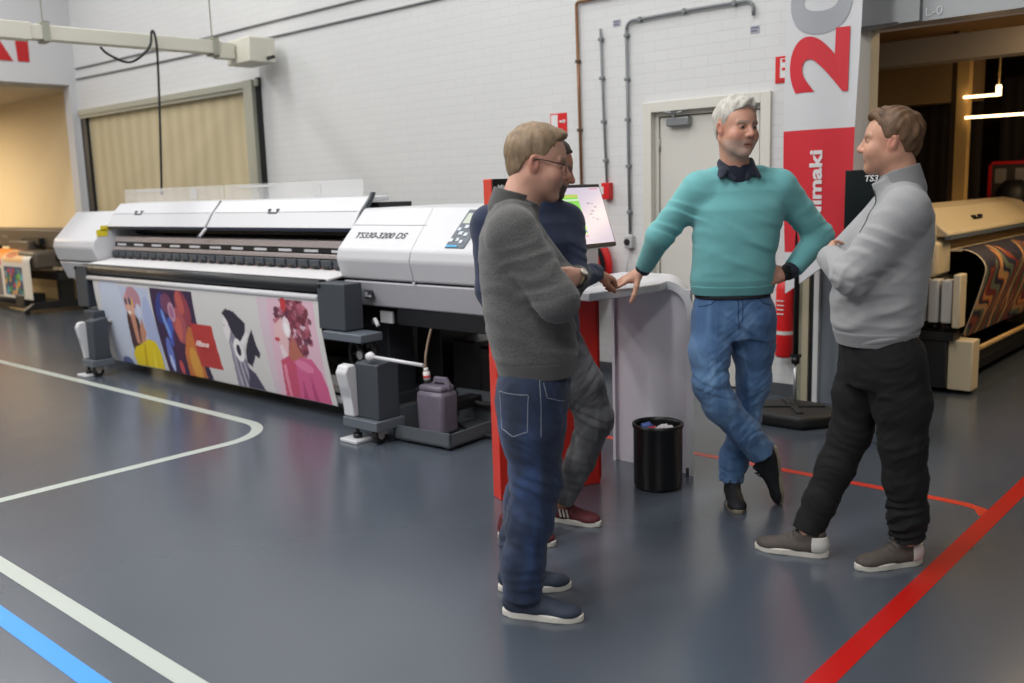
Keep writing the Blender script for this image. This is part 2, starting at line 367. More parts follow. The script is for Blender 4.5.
conduit('water_pipe', [(-4.647, Yc, 1.22), (-4.66, Yc, 2.2), (-4.672, Yc, 2.90)] + arc2(-4.645, 2.90, .027, 180, 90) + [(-4.3, Yc, 2.93), (-3.3, Yc, 2.94)], .0125, cop, [(-4.666, 2.48, 0), (-4.66, 1.95, 0), (-4.655, 1.5, 0), (-4.4, 2.93, 1), (-3.9, 2.933, 1)], 'copper water pipe running down the brick wall, leftmost of the pipes', brn)
t = conduit('electric_conduit', [(-4.40, Yc, 1.52), (-4.425, Yc, 2.1), (-4.443, Yc, 2.70)], .010, con, [(-4.441, 2.62, 0), (-4.435, 2.33, 0), (-4.425, 2.0, 0), (-4.41, 1.7, 0)], 'short grey conduit ending above the small red box')
conduit('electric_conduit', [(-4.185, Yc, 1.13), (-4.195, Yc, 2.0), (-4.202, Yc, 2.66)] + arc2(-4.142, 2.66, .06, 180, 90) + [(-3.6, Yc, 2.725), (-3.24, Yc, 2.722)] + arc2(-3.22, 2.662, .06, 90, 0) + [(-3.158, Yc, 2.62)], .012,
        con, [(-4.2, 2.62, 0), (-4.2, 2.3, 0), (-4.2, 2.0, 0), (-4.195, 1.65, 0), (-4.19, 1.3, 0), (-4.08, 2.72, 1), (-3.7, 2.725, 1), (-3.3, 2.722, 1)], 'long grey conduit bending twice across the wall above the white door')
for x, z, lb in [(-4.302, 2.725, 'small grey number plate beside the short conduit'), (-3.156, 2.53, 'small grey number plate under the conduit end above the door')]:
    p = MB().box((-.035, -.004, -.026), (.035, 0, .026), .002).build('number_plate', mat('plate_grey', '#a9abb8', 0.5), None, (x, WY, z)); tag(p, lb, 'label plate')
    MB().use(mat('plate_ink', '#6a6c80', 0.5)).box((-.028, -.0055, .004), (.028, -.004, .016)).box((-.028, -.0055, -.016), (.02, -.004, -.004)).build('print_lines', None, p)
red = mat('signal_red', '#d0161b', 0.45); whitep = mat('white_plastic', '#dcdcdc', 0.4)
# fire signs
s1 = MB().box((-4.972, WY-.006, 1.943), (-4.803, WY, 2.098)).build('fire_hose_sign', red); tag(s1, 'red and white fire hose sign on the wall behind the man in grey', 'sign')
MB().use(whitep).box((-4.962, WY-.009, 1.955), (-4.895, WY-.006, 2.088)).box((-4.875, WY-.009, 2.025), (-4.83, WY-.006, 2.04)).lathe([(.014, 0), (.014, .003)], (-4.83, WY-.009, 2.033), 'Y', 14).build('symbol', None, s1)
s2 = MB().box((-3.0, WY-.006, 2.155), (-2.9, WY, 2.33)).build('fire_extinguisher_sign', red); tag(s2, 'red extinguisher sign with white symbol beside the flag', 'sign')
MB().use(whitep).box((-2.985, WY-.009, 2.17), (-2.912, WY-.006, 2.315)).build('sign_field', None, s2)
MB().use(red).box((-2.985, WY-.011, 2.17), (-2.965, WY-.009, 2.315)).box((-2.965, WY-.011, 2.17), (-2.92, WY-.009, 2.188)).box((-2.95, WY-.011, 2.235), (-2.915, WY-.009, 2.255)).box((-2.95, WY-.011, 2.29), (-2.915, WY-.009, 2.31)).build('symbol', None, s2)
# red call box, white socket
cbx = MB().box((-4.43, WY-.06, 1.40), (-4.355, WY, 1.53), .006).build('fire_call_point', red); tag(cbx, 'small red call box on the wall beside the monitor', 'call box')
MB().box((-4.432, WY-.064, 1.44), (-4.405, WY-.058, 1.50), .002).build('label_plate', whitep, cbx)
so = MB().box((-4.225, WY-.05, 1.02), (-4.15, WY, 1.12), .008).build('wall_socket', mat('grey_plastic', '#b5b7b8', .4)); tag(so, 'pale wall socket under the long conduit', 'socket')
MB().lathe([(.024, 0), (.026, .01)], (-4.195, WY-.062, 1.07), 'Y', 16).build('socket_plug', mat('black_plastic', '#202225', .45), so)
tag(MB().tube([(-4.185, WY-.02, 1.02), (-4.20, WY-.04, .9), (-4.215, WY-.03, .8), (-4.21, WY-.03, .5)], .004, 6, 4).build('socket_cable', mat('grey_plastic')), 'thin pale cable hanging from the wall socket', 'cable')
# hose reel
hr = thing('fire_hose_reel', (-4.62, WY-.16, .87), 0, 'red fire hose reel on the wall behind the monitor', 'hose reel')
MB().lathe([(.02, -.1), (.29, -.1), (.30, -.09), (.30, -.07), (.29, -.06), (.02, -.06)], (0, 0, 0), 'Y', 40).build('front_disc', red, hr)
MB().lathe([(.02, .06), (.29, .06), (.30, .07), (.30, .09), (.29, .1), (.02, .1)], (0, 0, 0), 'Y', 40).build('rear_disc', red, hr)
MB().lathe([(.24, -.06), (.265, -.04), (.24, -.02), (.265, 0), (.24, .02), (.265, .04), (.24, .06)], (0, 0, 0), 'Y', 40).build('hose', mat('black_rubber', '#17181a', .6), hr)
MB().lathe([(.05, -.13), (.05, .16)], (0, 0, 0), 'Y', 20).build('hub', mat('black_plastic'), hr)
# extinguisher
ex = thing('fire_extinguisher', (-2.86, WY-.09, .30), 0, 'red fire extinguisher with white label on the wall beside the flag pole', 'fire extinguisher')
MB().lathe([(.0, 0), (.055, 0), (.062, .015), (.062, .47), (.05, .52), (.02, .55), (.02, .58)], (0, 0, 0), 'Z', 24).build('cylinder_body', red, ex)
lb = MB().use(mat('paper_label', '#c9c5c0', .6)).lathe([(.063, .16), (.063, .185)], close=False)
lb.build('label_band', None, ex)
lw = MB().use(mat('paper_label'))
for z in (.30, .33, .36, .39): 
    lw.box((-.03, -.0655, z), (.02, -.063+.012, z+.008))
lw.build('label_lines', None, ex)
MB().box((-.018, -.03, .57), (.018, .04, .62), .005).build('valve', mat('black_plastic'), ex)
MB().tube([(0, -.02, .6), (.055, -.02, .59), (.075, -.01, .5), (.07, 0, .3)], .009, 8, 5).build('hose', mat('black_rubber'), ex)
MB().box((-.02, .05, .45), (.02, .09, .5)).build('bracket', steel, ex)

# big red logo letters on the side wall
wl_o = bpy.data.objects['wall_left']
lt = MB()
X = -13.549
def wp(y, z): return (X, y, z)
lt.prism([wp(5.335, 3.71), wp(5.50, 3.72), wp(5.495, 3.393), wp(5.35, 3.39)], (.01, 0, 0))
lt.build('lettering', mat('logo_red', '#b3141a', .5), wl_o, label='big red letters of the wall sign')
lt = MB(); lt.prism([wp(4.96, 3.72), wp(5.10, 3.72), wp(5.287, 3.39), wp(5.11, 3.39)], (.01, 0, 0)); lt.prism([wp(4.74, 3.39), wp(4.90, 3.39), wp(5.10, 3.72), wp(4.96, 3.72)], (.01, 0, 0))
lt.build('lettering', mat('logo_red'), wl_o)
# cable trunking
tr = thing('cable_trunking', (-8.9, 5.9, 2.9), math.radians(-5), 'long cream cable trunking hanging from rods across the hall', 'cable trunking')
crm = mat('cream_plastic', '#d2d0c2', .5)
def tz(y): return 0.0
a0, a1 = Vector((-8.9, -.5, 3.03)), Vector((-8.9, 5.75, 3.03))
MB().box((-.07, -9, .07), (.07, -.35, .20), .008).build('trunk', crm, tr)
MB().box((-.08, -3.1, .06), (.08, -2.2, .21), .006).build('joint_cover', crm, tr)
MB().box((-.16, -.2, -.02), (.34, .1, .23), .012).build('junction_box', crm, tr)
MB().box((-.07, -.4, .03), (.07, -.22, .19), .005).build('connector', crm, tr)
for y in (-2.07, -.43, -4.5, -7):
    MB().cyl((0, y, .24), (0, y, 3.1), .006, n=6).build('hanger_rod', steel, tr)
    MB().box((-.09, y-.03, .05), (.09, y+.03, .06)).box((.08, y-.03, .05), (.09, y+.03, .23)).box((-.09, y-.03, .05), (-.08, y+.03, .23)).box((-.09, y-.03, .22), (.09, y+.03, .23)).build('hanger_clamp', steel, tr)
MB().cyl((.35, .0, .02), (.47, .0, .02), .018).build('cable_gland', mat('black_plastic'), tr)
pts = [(.06, -1.66, .02), (.1, -1.6, -.05), (.1, -1.4, -.1), (.1, -1.2, .05), (.1, -1.16, .2), (.1, -1.13, .18), (.1, -1.12, 0), (.06, -1.13, -.6), (0, -1.15, -1.35)]
tag(MB().tube([Vector(p)+Vector((-8.9, 5.9, 2.9)) for p in pts], .012, 8, 6).build('power_cable', mat('black_rubber')), 'black power cable hanging from the trunking down to the big printer', 'cable')

# ---------------------------------------------------------------- back room behind the right opening
brw = mat('brown_wall', '#6b5236', .8); dkb = curtain_mat('dark_curtain', '#17110d', '#2a2019', 3.0)
wallbox('wall_back_room_left', (-4.4, WY+.31, 0), (-4.2, 13, 3.2), brw)
wallbox('wall_back_room_end', (-4.4, 13, 0), (6.2, 13.2, 3.2), brw)
wallbox('wall_back_room_right', (6, WY+.3, 0), (6.2, 13, 3.2), brw)
wallbox('ceiling_back_room', (-4.4, WY+.3, 2.75), (6.2, 13.2, 2.85), mat('brown_ceiling', '#8d6f4c', .8))
struct(MB().box((-4.2, 7.45, 2.34), (6, 7.65, 2.52)).build('trim_11', mat('greybrown_beam', '#857b72', .7)), 'grey beam under the back room ceiling')
struct(MB().use(dkb).box((-3.4, 9.9, 0), (-2.75, 10.0, 2.28)).box((-2.72, 10.5, 0), (3.5, 10.6, 2.45)).build('wall_curtain_row'), 'dark brown curtain closing off the back room')
struct(MB().box((-4.2, 9.7, 2.2), (-2.72, 9.88, 2.75)).build('wall_bulkhead', mat('tan_board', '#a3865c', .7)), 'tan board above the dark curtain')
struct(MB().use(mat('gold_post', '#c0a065', .5)).box((-2.69, 8.95, 0), (-2.59, 9.05, 2.75)).use(mat('dark_post', '#4a3a26', .5)).box((-2.74, 8.97, 0), (-2.69, 9.05, 2.75)).build('trim_12'), 'tan upright post in the back room')
glow = mat('warm_tube', '#ffd9a0', .4, emit=5.0)
for (x, y, z, l, lab) in [(-2.62, 8.9, 2.165, .30, 'short lit tube with a raised end, upper of the two lamps in the back room'), (-2.6, 8.9, 1.99, 1.4, 'long lit tube, lower of the two lamps in the back room')]:
    lp = thing('tube_lamp', (x, y, z), 0, lab, 'lamp', 'lit tubes in the back room')
    MB().box((0, 0, 0), (l, .03, .022), .004).build('light_tube', glow, lp)
    if l < 1: MB().box((l-.04, 0, .022), (l, .03, .09), .004).build('tube_end', glow, lp)
    MB().cyl((l-.02, .015, .07 if l < 1 else .022), (l-.02, .015, .55 if l < 1 else .72), .008).build('hanger_rod', mat('gold_post'), lp)
fr = thing('red_framed_display', (-2.72, 10.15, 1.25), 0, 'red framed display board at the right edge of the back room', 'display')
rdf = MB().use(red).box((0, 0, 0), (.03, .03, .38)).box((0, 0, .35), (.62, .03, .38)).box((.59, 0, 0), (.62, .03, .38)).box((0, 0, 0), (.62, .03, .03)); rdf.build('frame', None, fr)
MB().box((.03, .015, .03), (.59, .025, .35)).build('panel', mat('dim_panel', '#3a3430', .6), fr)
for u in (.06, .24): MB().use(mat('dim_grey', '#8f8880', .6)).box((u, .008, .17), (u+.10, .015, .31)).build('printed_picture', None, fr)
MB().lathe([(.0, -1.25), (.02, -1.25), (.02, -.25), (.10, -.2), (.16, .0), (.14, .12), (.07, .2), (0, .2)], (.28, -.2, 0), 'Z', 18).build('stand', dark, fr)
# ---------------------------------------------------------------- the big printer
PW = mat('printer_white', '#c6c7cb', .38); PW2 = mat('printer_lightgrey', '#b9bac0', .4); PG = mat('printer_charcoal', '#3b4148', .5); PK = mat('printer_black', '#121316', .45)
AL = mat('aluminium', '#b9b4b2', .35, .6); BR = mat('black_roller', '#1d2024', .45)
pr_ = thing('wide_format_printer', (-6.6, 3.85, 0), 0, 'big white wide-format textile printer with a colourful banner hanging from it', 'printer')
O = Vector((-6.6, 3.85, 0))
def bld(mb, name, m=None, parent=pr_, label=None, org=O):
    """geometry given in world coordinates, origin at the thing's base"""
    for v in mb.bm.verts: v.co -= org
    return mb.build(name, m, parent, label=label)
def shell(x0, x1, name, lname):
    up = [(4.07, 1.405), (3.825, 1.15), (3.81, 1.085), (3.85, .957), (4.95, .957), (4.95, 1.34), (4.85, 1.41)]
    lo = [(3.852, .945), (3.92, .775), (4.9, .775), (4.95, .945)]
    up_o = bld(MB().use(PW).prism([(x0, y, z) for y, z in up], (x1-x0, 0, 0), .014), name)
    lo_o = bld(MB().use(PW2).prism([(x0+.012, y, z) for y, z in lo], (x1-x0-.024, 0, 0), .012), lname)
    return up_o, lo_o
rh, rl = shell(-4.945, -3.655, 'housing', 'lower_panel'); rh['label'] = 'right housing with the model lettering and control panel'
lh, ll = shell(-9.32, -8.47, 'housing', 'lower_panel')
# seams, lettering and control panel on the slanted face of the right housing
sy, sz = 3.825-4.07, 1.15-1.405; sl = math.hypot(sy, sz); upv = Vector((0, -sy, -sz)).normalized(); nrm = Vector((0, sz, -sy)).normalized()  # faces the hall
if nrm.y > 0: nrm = -nrm
def onslope(x, t, off=.002): # t metres up from the fold
    return Vector((x, 3.825, 1.15)) + upv*t + nrm*off
seam = MB().use(mat('seam_grey', '#8e9096', .5))
def ln(mb, a, b, w=.003):
    mb.cyl(a, b, w, n=6)
ln(seam, onslope(-4.93, .205, 0), onslope(-4.23, .205, 0), .0025); ln(seam, onslope(-4.27, .345, 0), onslope(-4.23, .01, 0), .0018); ln(seam, (-4.23, 3.824, 1.15), (-4.235, 3.808, 1.085), .0018); ln(seam, (-4.235, 3.808, 1.085), (-4.24, 3.848, .96), .0018)
bld(seam, 'panel_seam', None, rh)
tx = text('TS330-3200 DS', .066, frame(onslope(-4.60, .115, .0015) - O, (1, 0, 0), upv), mat('letter_grey', '#33373d', .5), rh, 'lettering', .002, .0012, 1.16, .18)
cp = MB().use(mat('panel_slate', '#5a626c', .5)); c0, c1 = -3.93, -3.80
def quad(mb, x0, x1, t0, t1, off, th=.006, sk=.06):
    A = [onslope(x0, t0, off), onslope(x1, t0, off), onslope(x1+sk*(t1-t0), t1, off), onslope(x0+sk*(t1-t0), t1, off)]
    mb.prism(A, nrm*th)
quad(cp, -3.955, -3.80, .03, .325, 0); cpo = bld(cp, 'control_panel', None, rh)
k = MB().use(mat('lcd', '#b4bcae', .3)); quad(k, -3.925, -3.83, .215, .295, .005, .004); bld(k, 'display', None, cpo)
for (x, t_, w) in [(-3.92, .17, .025), (-3.87, .19, .03), (-3.89, .14, .03), (-3.845, .13, .028), (-3.935, .085, .03), (-3.885, .09, .022), (-3.85, .075, .024)]:
    k = MB().use(mat('key_grey', '#c5ccd4', .4)); quad(k, x-w/2, x+w/2, t_-.012, t_+.012, .005, .005); bld(k, 'key', None, cpo)
k = MB().use(mat('key_blue', '#2aa3d8', .3)); quad(k, -3.95, -3.86, .035, .048, .005, .004); bld(k, 'blue_strip', None, cpo)
em = MB().use(mat('emblem_dark', '#3a3c40', .5)).box((-4.745, 3.868, .83), (-4.665, 3.895, .885)); em.use(PW2).box((-4.735, 3.864, .842), (-4.71, 3.868, .873)).box((-4.70, 3.864, .842), (-4.675, 3.868, .855)); bld(em, 'latch_plate', None, rl)
bld(MB().cyl((-4.24, 3.855, .952), (-4.24, 3.84, .952), .008, n=12), 'screw', PW, rh)
# yellow warning label on the inner side of the left housing
bld(MB().use(mat('yellow_label', '#d8c428', .5)).box((-8.472, 3.86, 1.19), (-8.466, 3.96, 1.25)).box((-8.472, 3.9, 1.24), (-8.466, 3.99, 1.285)), 'warning_label', None, lh)
# back, base and inside of the print bay
bay = MB().use(PK).box((-8.47, 4.5, .80), (-4.945, 4.9, 1.38)).box((-8.47, 3.98, .80), (-4.945, 4.5, .90)).box((-8.47, 4.2, 1.40), (-4.945, 4.5, 1.44))
bld(bay, 'print_bay')
bld(MB().use(PK).box((-8.46, 4.22, 1.20), (-4.95, 4.40, 1.34), .01).box((-8.46, 4.16, 1.26), (-4.95, 4.22, 1.275)), 'head_rail')
tn = MB().use(mat('pinkish_steel', '#b6acab', .35, .3)).box((-8.46, 4.02, 1.13), (-4.95, 4.3, 1.185), .012).box((-8.46, 4.0, 1.06), (-4.95, 4.04, 1.092), .004)
bld(tn, 'guide_rail')
sl_ = MB().use(mat('slot_black', '#17181b', .4)).box((-8.46, 4.018, 1.10), (-4.95, 4.03, 1.128)); sl_.use(mat('slot_pale', '#c4c4c8', .4))
for k in range(11): sl_.box((-8.4+k*.315, 4.012, 1.104), (-8.4+k*.315+.16, 4.02, 1.122))
bld(sl_, 'slotted_strip')
for k in range(26):
    x = -8.41 + k*.135
    bld(MB().use(PG).box((x, 3.955, 1.0), (x+.11, 4.03, 1.055), .006).use(PK).cyl((x+.02, 3.965, 1.008), (x+.09, 3.965, 1.008), .016, n=10), 'pinch_roller')
med = MB().use(mat('media_white', '#d3d2d4', .5)).prism([(-8.44, 4.02, 1.0), (-8.44, 3.90, .975), (-8.44, 3.74, .958), (-8.44, 3.74, .945), (-8.44, 4.02, .985)], (3.49, 0, 0)); 
med.use(mat('media_red', '#a85a64', .5)).prism([(-8.44, 4.0, .9985), (-8.44, 3.975, .9935), (-8.44, 3.975, .989), (-8.44, 4.0, .992)], (3.49, 0, 0))
bld(med, 'platen')
bld(MB().use(BR).cyl((-8.42, 3.70, .915), (-4.955, 3.70, .915), .046, n=20), 'feed_roller')
bld(MB().use(PG).cyl((-8.36, 3.79, .9), (-4.96, 3.79, .9), .05, n=12), 'support_beam')
bld(MB().use(mat('rod_white', '#c9c9cd', .35)).cyl((-8.34, 3.672, .842), (-4.965, 3.672, .842), .022, n=16), 'front_bar')
# lids and clear covers
for i, (x0, x1) in enumerate([(-8.50, -6.80), (-6.775, -4.955)]):
    prof = [(3.965, 1.275), (4.035, 1.385), (4.12, 1.475), (4.30, 1.485), (4.30, 1.455), (4.13, 1.445), (4.06, 1.37), (3.985, 1.265)]
    lid = bld(MB().use(PW).prism([(x0, y, z) for y, z in prof], (x1-x0, 0, 0), .005), 'lid')
    bld(MB().use(mat('navy_lip', '#232c40', .3)).prism([(x0+.01, y, z) for y, z in [(3.962, 1.276), (3.985, 1.266), (3.99, 1.250), (3.965, 1.255)]], (x1-x0-.02, 0, 0)), 'lid_edge', None, lid)
    xm = -8.0 if i == 0 else -5.95
    bld(MB().use(PG).box((xm-.06, 4.028, 1.37), (xm+.06, 4.04, 1.385)).box((xm-.06, 4.035, 1.385), (xm-.045, 4.06, 1.41)).box((xm+.045, 4.035, 1.385), (xm+.06, 4.06, 1.41)), 'lid_handle', None, lid)
    ln_ = MB().use(mat('seam_grey')).cyl((x0+.02, 4.036, 1.386), (x1-.02, 4.036, 1.386), .0025, n=6); bld(ln_, 'crease', None, lid)
bld(MB().use(PG).prism([(-6.80, 3.965, 1.27), (-6.80, 4.12, 1.48), (-6.80, 4.12, 1.44), (-6.80, 3.99, 1.25)], (.025, 0, 0)), 'lid_gap_strip')
bld(MB().use(PW).prism([(-6.80, 3.96, 1.27), (-6.76, 3.96, 1.27), (-6.83, 3.93, 1.20), (-6.86, 3.93, 1.20)], (0, .02, 0), .004).use(PG).cyl((-6.845, 3.925, 1.205), (-6.845, 3.955, 1.205), .01), 'lid_stay')
cl = mat('clear_acrylic', '#f0f2f4', .05, trans=.0, alpha=.22)
for x0, x1 in [(-8.72, -7.0), (-6.98, -5.2)]:
    p = bld(MB().box((x0, 4.28, 1.487), (x1, 4.286, 1.605)), 'clear_cover', cl)
    bld(MB().box((x0+.2, 4.276, 1.575), (x0+.75, 4.281, 1.592)), 'label_strip', mat('frosted', '#d9d9d9', .5, alpha=.6), p)
    bld(MB().box((x0+1.2, 4.276, 1.50), (x0+1.3, 4.281, 1.59)), 'label_strip', mat('frosted'), p)
bld(MB().use(PG).prism([(-4.955, 3.97, 1.27), (-4.955, 4.13, 1.49), (-4.955, 4.14, 1.51), (-4.955, 4.17, 1.51), (-4.955, 4.16, 1.48), (-4.955, 4.0, 1.25)], (.02, 0, 0)), 'lid_arm')
# chassis
ch = MB().use(PK).box((-9.2, 4.0, .66), (-3.68, 4.75, .775), .01).box((-4.5, 3.93, .665), (-3.70, 4.1, .775), .006)
bld(ch, 'chassis')
bld(MB().use(PK).box((-8.6, 4.45, .10), (-5.0, 4.6, .25)).box((-8.5, 4.6, .25), (-5.1, 4.64, .66)), 'cross_beam')
for x0 in (-5.12, -8.98):
    lg = MB().use(PG).box((x0, 4.16, .09), (x0+.25, 4.4, .66), .01).box((x0-.02, 3.95, .04), (x0+.27, 4.9, .12), .01); lo_ = bld(lg, 'leg')
    for yy in (4.05, 4.8): bld(MB().use(PK).cyl((x0+.12, yy, .015), (x0+.12, yy, .045), .03), 'foot', None, lo_)
tk = MB().use(PK).box((-4.87, 4.42, .10), (-4.62, 4.8, .66), .01).box((-4.55, 4.45, .10), (-4.28, 4.85, .50), .015).cyl((-4.22, 4.4, .48), (-3.9, 4.4, .47), .012, n=8).box((-4.25, 4.37, .42), (-4.2, 4.43, .52)).box((-4.2, 4.0, .13), (-4.1, 4.3, .20), .008)
bld(tk, 'pump_cabinet')
for pts, r in [([(-4.2, 4.2, .18), (-4.05, 4.22, .15), (-3.9, 4.25, .16), (-3.72, 4.3, .2), (-3.7, 4.5, .4)], .018), ([(-4.2, 4.1, .08), (-4.1, 4.05, .04), (-3.9, 4.0, .03), (-3.7, 4.1, .02), (-3.6, 4.6, .02)], .012)]:
    bld(MB().use(mat('black_rubber')).tube(pts, r, 8, 5), 'hose')
# front brackets carrying the roller
for x0, x1 in [(-4.955, -4.68), (-8.52, -8.30)]:
    br_ = MB().use(PG).box((x0, 3.65, .645 if x0 > -5 else .58), (x1, 3.80, .945), .008); bo = bld(br_, 'roller_bracket')
    bld(MB().use(PK).cyl((x0+.03, 3.652, .925), (x0+.03, 3.635, .925), .012, n=10), 'screw', None, bo)
bld(MB().use(mat('printer_steelgrey', '#5a616a', .45)).box((-4.885, 3.62, .585), (-4.50, 3.80, .640), .008), 'side_shelf')
bld(MB().use(PW).box((-4.72, 3.97, .66), (-4.6, 3.99, .74), .005).tube([(-4.7, 3.9, .67), (-4.64, 3.86, .70), (-4.6, 3.85, .66)], .014, 8, 3), 'shelf_clip')
# spoked reel
rl_ = MB().use(PK).lathe([(.115, -.015), (.14, -.018), (.147, 0), (.14, .018), (.115, .015), (.115, -.015)], (-4.70, 3.80, .475), 'Y', 32, close=False).lathe([(.045, -.03), (.045, .03)], (-4.70, 3.80, .475), 'Y', 20)
for k in range(8):
    t = k*math.pi/4; rl_.cyl((-4.70+.04*math.cos(t), 3.80, .475+.04*math.sin(t)), (-4.70+.12*math.cos(t), 3.80, .475+.12*math.sin(t)), .012, n=8)
ro = bld(rl_, 'spoked_reel'); bld(MB().use(AL).cyl((-4.70, 3.765, .475), (-4.70, 3.775, .475), .028), 'hub_cap', None, ro)
# take-up units on both sides, with leveller and castor
def takeup(xc, wd, ww, dp):
    # white curved front shell + charcoal box
    prof = [(3.50, .15), (3.50, .27), (3.47, .34), (3.45, .43), (3.475, .475), (3.53, .48), (3.55, .44), (3.55, .15)]
    w = MB().use(PW).prism([(xc-ww, y, z) for y, z in prof], (ww, 0, 0), .012)
    wo = bld(w, 'take_up_cover')
    g = MB().use(PG).prism([(xc, 3.53, .15), (xc, 3.53, .49), (xc, 3.53+dp, .51), (xc, 3.53+dp, .15)], (wd, 0, 0), .008).use(mat('printer_steelgrey')).box((xc-ww, 3.49, .09), (xc+wd+.02, 3.55+dp, .15), .006)
    go = bld(g, 'take_up_unit')
    bld(MB().use(PK).box((xc-ww-.02, 3.5, .32), (xc-ww+.01, 3.56, .38), .004).cyl((xc-ww-.025, 3.53, .35), (xc-ww, 3.53, .35), .018), 'knob', None, go)
    lv = MB().use(PK).cyl((xc-.0, 3.52, .02), (xc-.0, 3.52, .10), .014, n=10).cyl((xc, 3.52, .025), (xc, 3.52, .05), .028, n=12).use(PW).box((xc-.09, 3.45, .0), (xc+.07, 3.60, .022), .006)
    bld(lv, 'levelling_foot', None, go)
    cs = MB().use(PK).lathe([(.0, -.02), (.045, -.02), (.05, -.012), (.05, .012), (.045, .02), (0, .02)], (xc+wd-.04, 3.56, .05), 'X', 20).use(AL).lathe([(.02, -.024), (.02, .024)], (xc+wd-.04, 3.56, .05), 'X', 12).box((xc+wd-.07, 3.53, .06), (xc+wd-.065, 3.60, .10)).box((xc+wd-.015, 3.53, .06), (xc+wd-.01, 3.60, .10))
    bld(cs, 'castor', None, go)
    return go
g1 = takeup(-4.455, .20, .10, .17); g2 = takeup(-8.13, .13, .05, .14)
bld(MB().use(mat('rod_white')).cyl((-4.33, 3.56, .532), (-3.92, 3.60, .515), .011, n=10).lathe([(0, -.03), (.02, -.026), (.03, 0), (.02, .026), (0, .03)], (-4.33, 3.55, .535), 'X', 16), 'lever')
bld(MB().use(AL).cyl((-8.3, 3.66, .47), (-8.0, 3.70, .47), .012, n=8).cyl((-8.35, 3.7, .52), (-7.95, 3.72, .52), .014, n=8).use(PG).box((-8.30, 3.6, .5), (-8.1, 3.8, .56), .005), 'tension_linkage')
bld(MB().use(mat('rod_white')).cyl((-8.25, 3.845, .125), (-4.6, 3.845, .125), .026, n=14).use(PK).cyl((-8.2, 3.93, .11), (-4.6, 3.93, .11), .03, n=12), 'take_up_bar')
# drip tray at the right
M4 = Matrix.Translation((-4.11, 3.66, 0)) @ Matrix.Rotation(math.radians(4), 4, 'Z')
ty = MB().use(mat('tray_grey', '#52585d', .45)).box((-.16, 0, .02), (.30, .62, .032), 0, M4).box((-.16, 0, .02), (-.148, .62, .20), 0, M4).box((-.16, 0, .02), (.30, .012, .105), 0, M4).box((.288, 0, .02), (.30, .62, .10), 0, M4).box((-.16, .60, .02), (.30, .62, .22), 0, M4).box((-.172, .25, .02), (-.148, .62, .2), 0, M4)
for px_, py_ in ((-.1, .06), (.24, .06), (-.1, .55), (.24, .55)): ty.box((px_-.02, py_-.02, 0), (px_+.02, py_+.02, .022), 0, M4)
bld(ty, 'drip_tray')
# hanging banner with the printed pictures
pt = Paint(3.24, .70, .0075, '#d2d0cf')
P_ = lambda pts: [(u - .27*v, v) for u, v in pts]
pt.rect(.10, .035, .97, .70, '#bcc4dc'); pt.ell(.30, .3, .22, .4, '#c9d0e2'); pt.ell(.9, .4, .10, .3, '#a9b4d8')
pt.poly(P_([(.62, .16), (.60, .30), (.63, .52), (.68, .62), (.80, .60), (.84, .45), (.80, .30)]), '#4d3336')    # long hair
pt.ell(.60, .17, .075, .09, '#d8a291'); pt.ell(.62, .22, .06, .075, '#dba894'); pt.poly(P_([(.66, .26), (.72, .5), (.78, .5), (.74, .26)]), '#c98f78')
pt.ell(.70, .12, .12, .085, '#b98795', .3); pt.ell(.56, .155, .022, .03, '#4a4660'); pt.ell(.625, .155, .024, .03, '#544c66'); pt.ell(.665, .16, .012, .04, '#e8b72d')
pt.ell(.59, .245, .03, .014, '#f2e6e0'); pt.ell(.75, .22, .035, .055, '#cdd2e6')
pt.poly(P_([(.84, .28), (.90, .40), (.86, .50), (.80, .52), (.80, .38)]), '#c58a72')
pt.poly(P_([(.62, .60), (.68, .54), (.80, .50), (.92, .45), (1.04, .47), (1.10, .56), (1.12, .70), (.66, .70)]), '#e3c81e'); pt.poly(P_([(.86, .5), (.84, .7), (.80, .7), (.83, .5)]), '#c9a818'); pt.poly(P_([(.98, .5), (.99, .7), (.95, .7)]), '#f0dc48')
pt.ell(.3, .69, .10, .05, '#5b6796')
pt.rect(1.0, .03, 1.655, .70, '#3a2547')
for (u, v, ru, rv, c, r_) in [(1.13, .18, .07, .13, '#33408a', .4), (1.22, .36, .05, .12, '#4a63c4', .2), (1.24, .14, .09, .08, '#7c4560', 0), (1.48, .16, .10, .14, '#9c4250', -.4), (1.38, .30, .10, .14, '#b3585e', 0), (1.3, .20, .055, .075, '#c79ab0', 0), (1.3, .2, .033, .05, '#a0648a', 0),
                         (1.36, .33, .05, .10, '#c9665a', .3), (1.45, .12, .05, .09, '#c25f55', -.3), (1.17, .30, .025, .12, '#7fa0e8', -.3), (1.12, .55, .05, .14, '#6c7fd0', .1), (1.11, .62, .025, .07, '#c8d4f2', 0), (1.28, .5, .06, .16, '#4a2444', 0), (1.4, .58, .05, .14, '#5c2240', 0), (1.25, .64, .03, .06, '#d0555a', 0)]:
    pt.ell(u, v, ru, rv, c, r_, .85, clip=(pt.U > 1.0) & (pt.U < 1.655))
pt.poly(P_([(1.56, .34), (1.66, .40), (1.72, .70), (1.86, .70), (1.62, .70), (1.50, .52)]), '#d07a3a'); pt.poly([(1.36, .52), (1.50, .30), (1.56, .30), (1.60, .70), (1.34, .70)], '#c8743c', .9); pt.ell(1.48, .60, .07, .14, '#dba245', 0, .8)
pt.poly([(1.62, .6), (1.67, .6), (1.69, .70), (1.65, .70)], '#2a2340')
pt.poly([(1.545, .265), (1.86, .265), (1.885, .60), (1.555, .60)], '#b93a38')
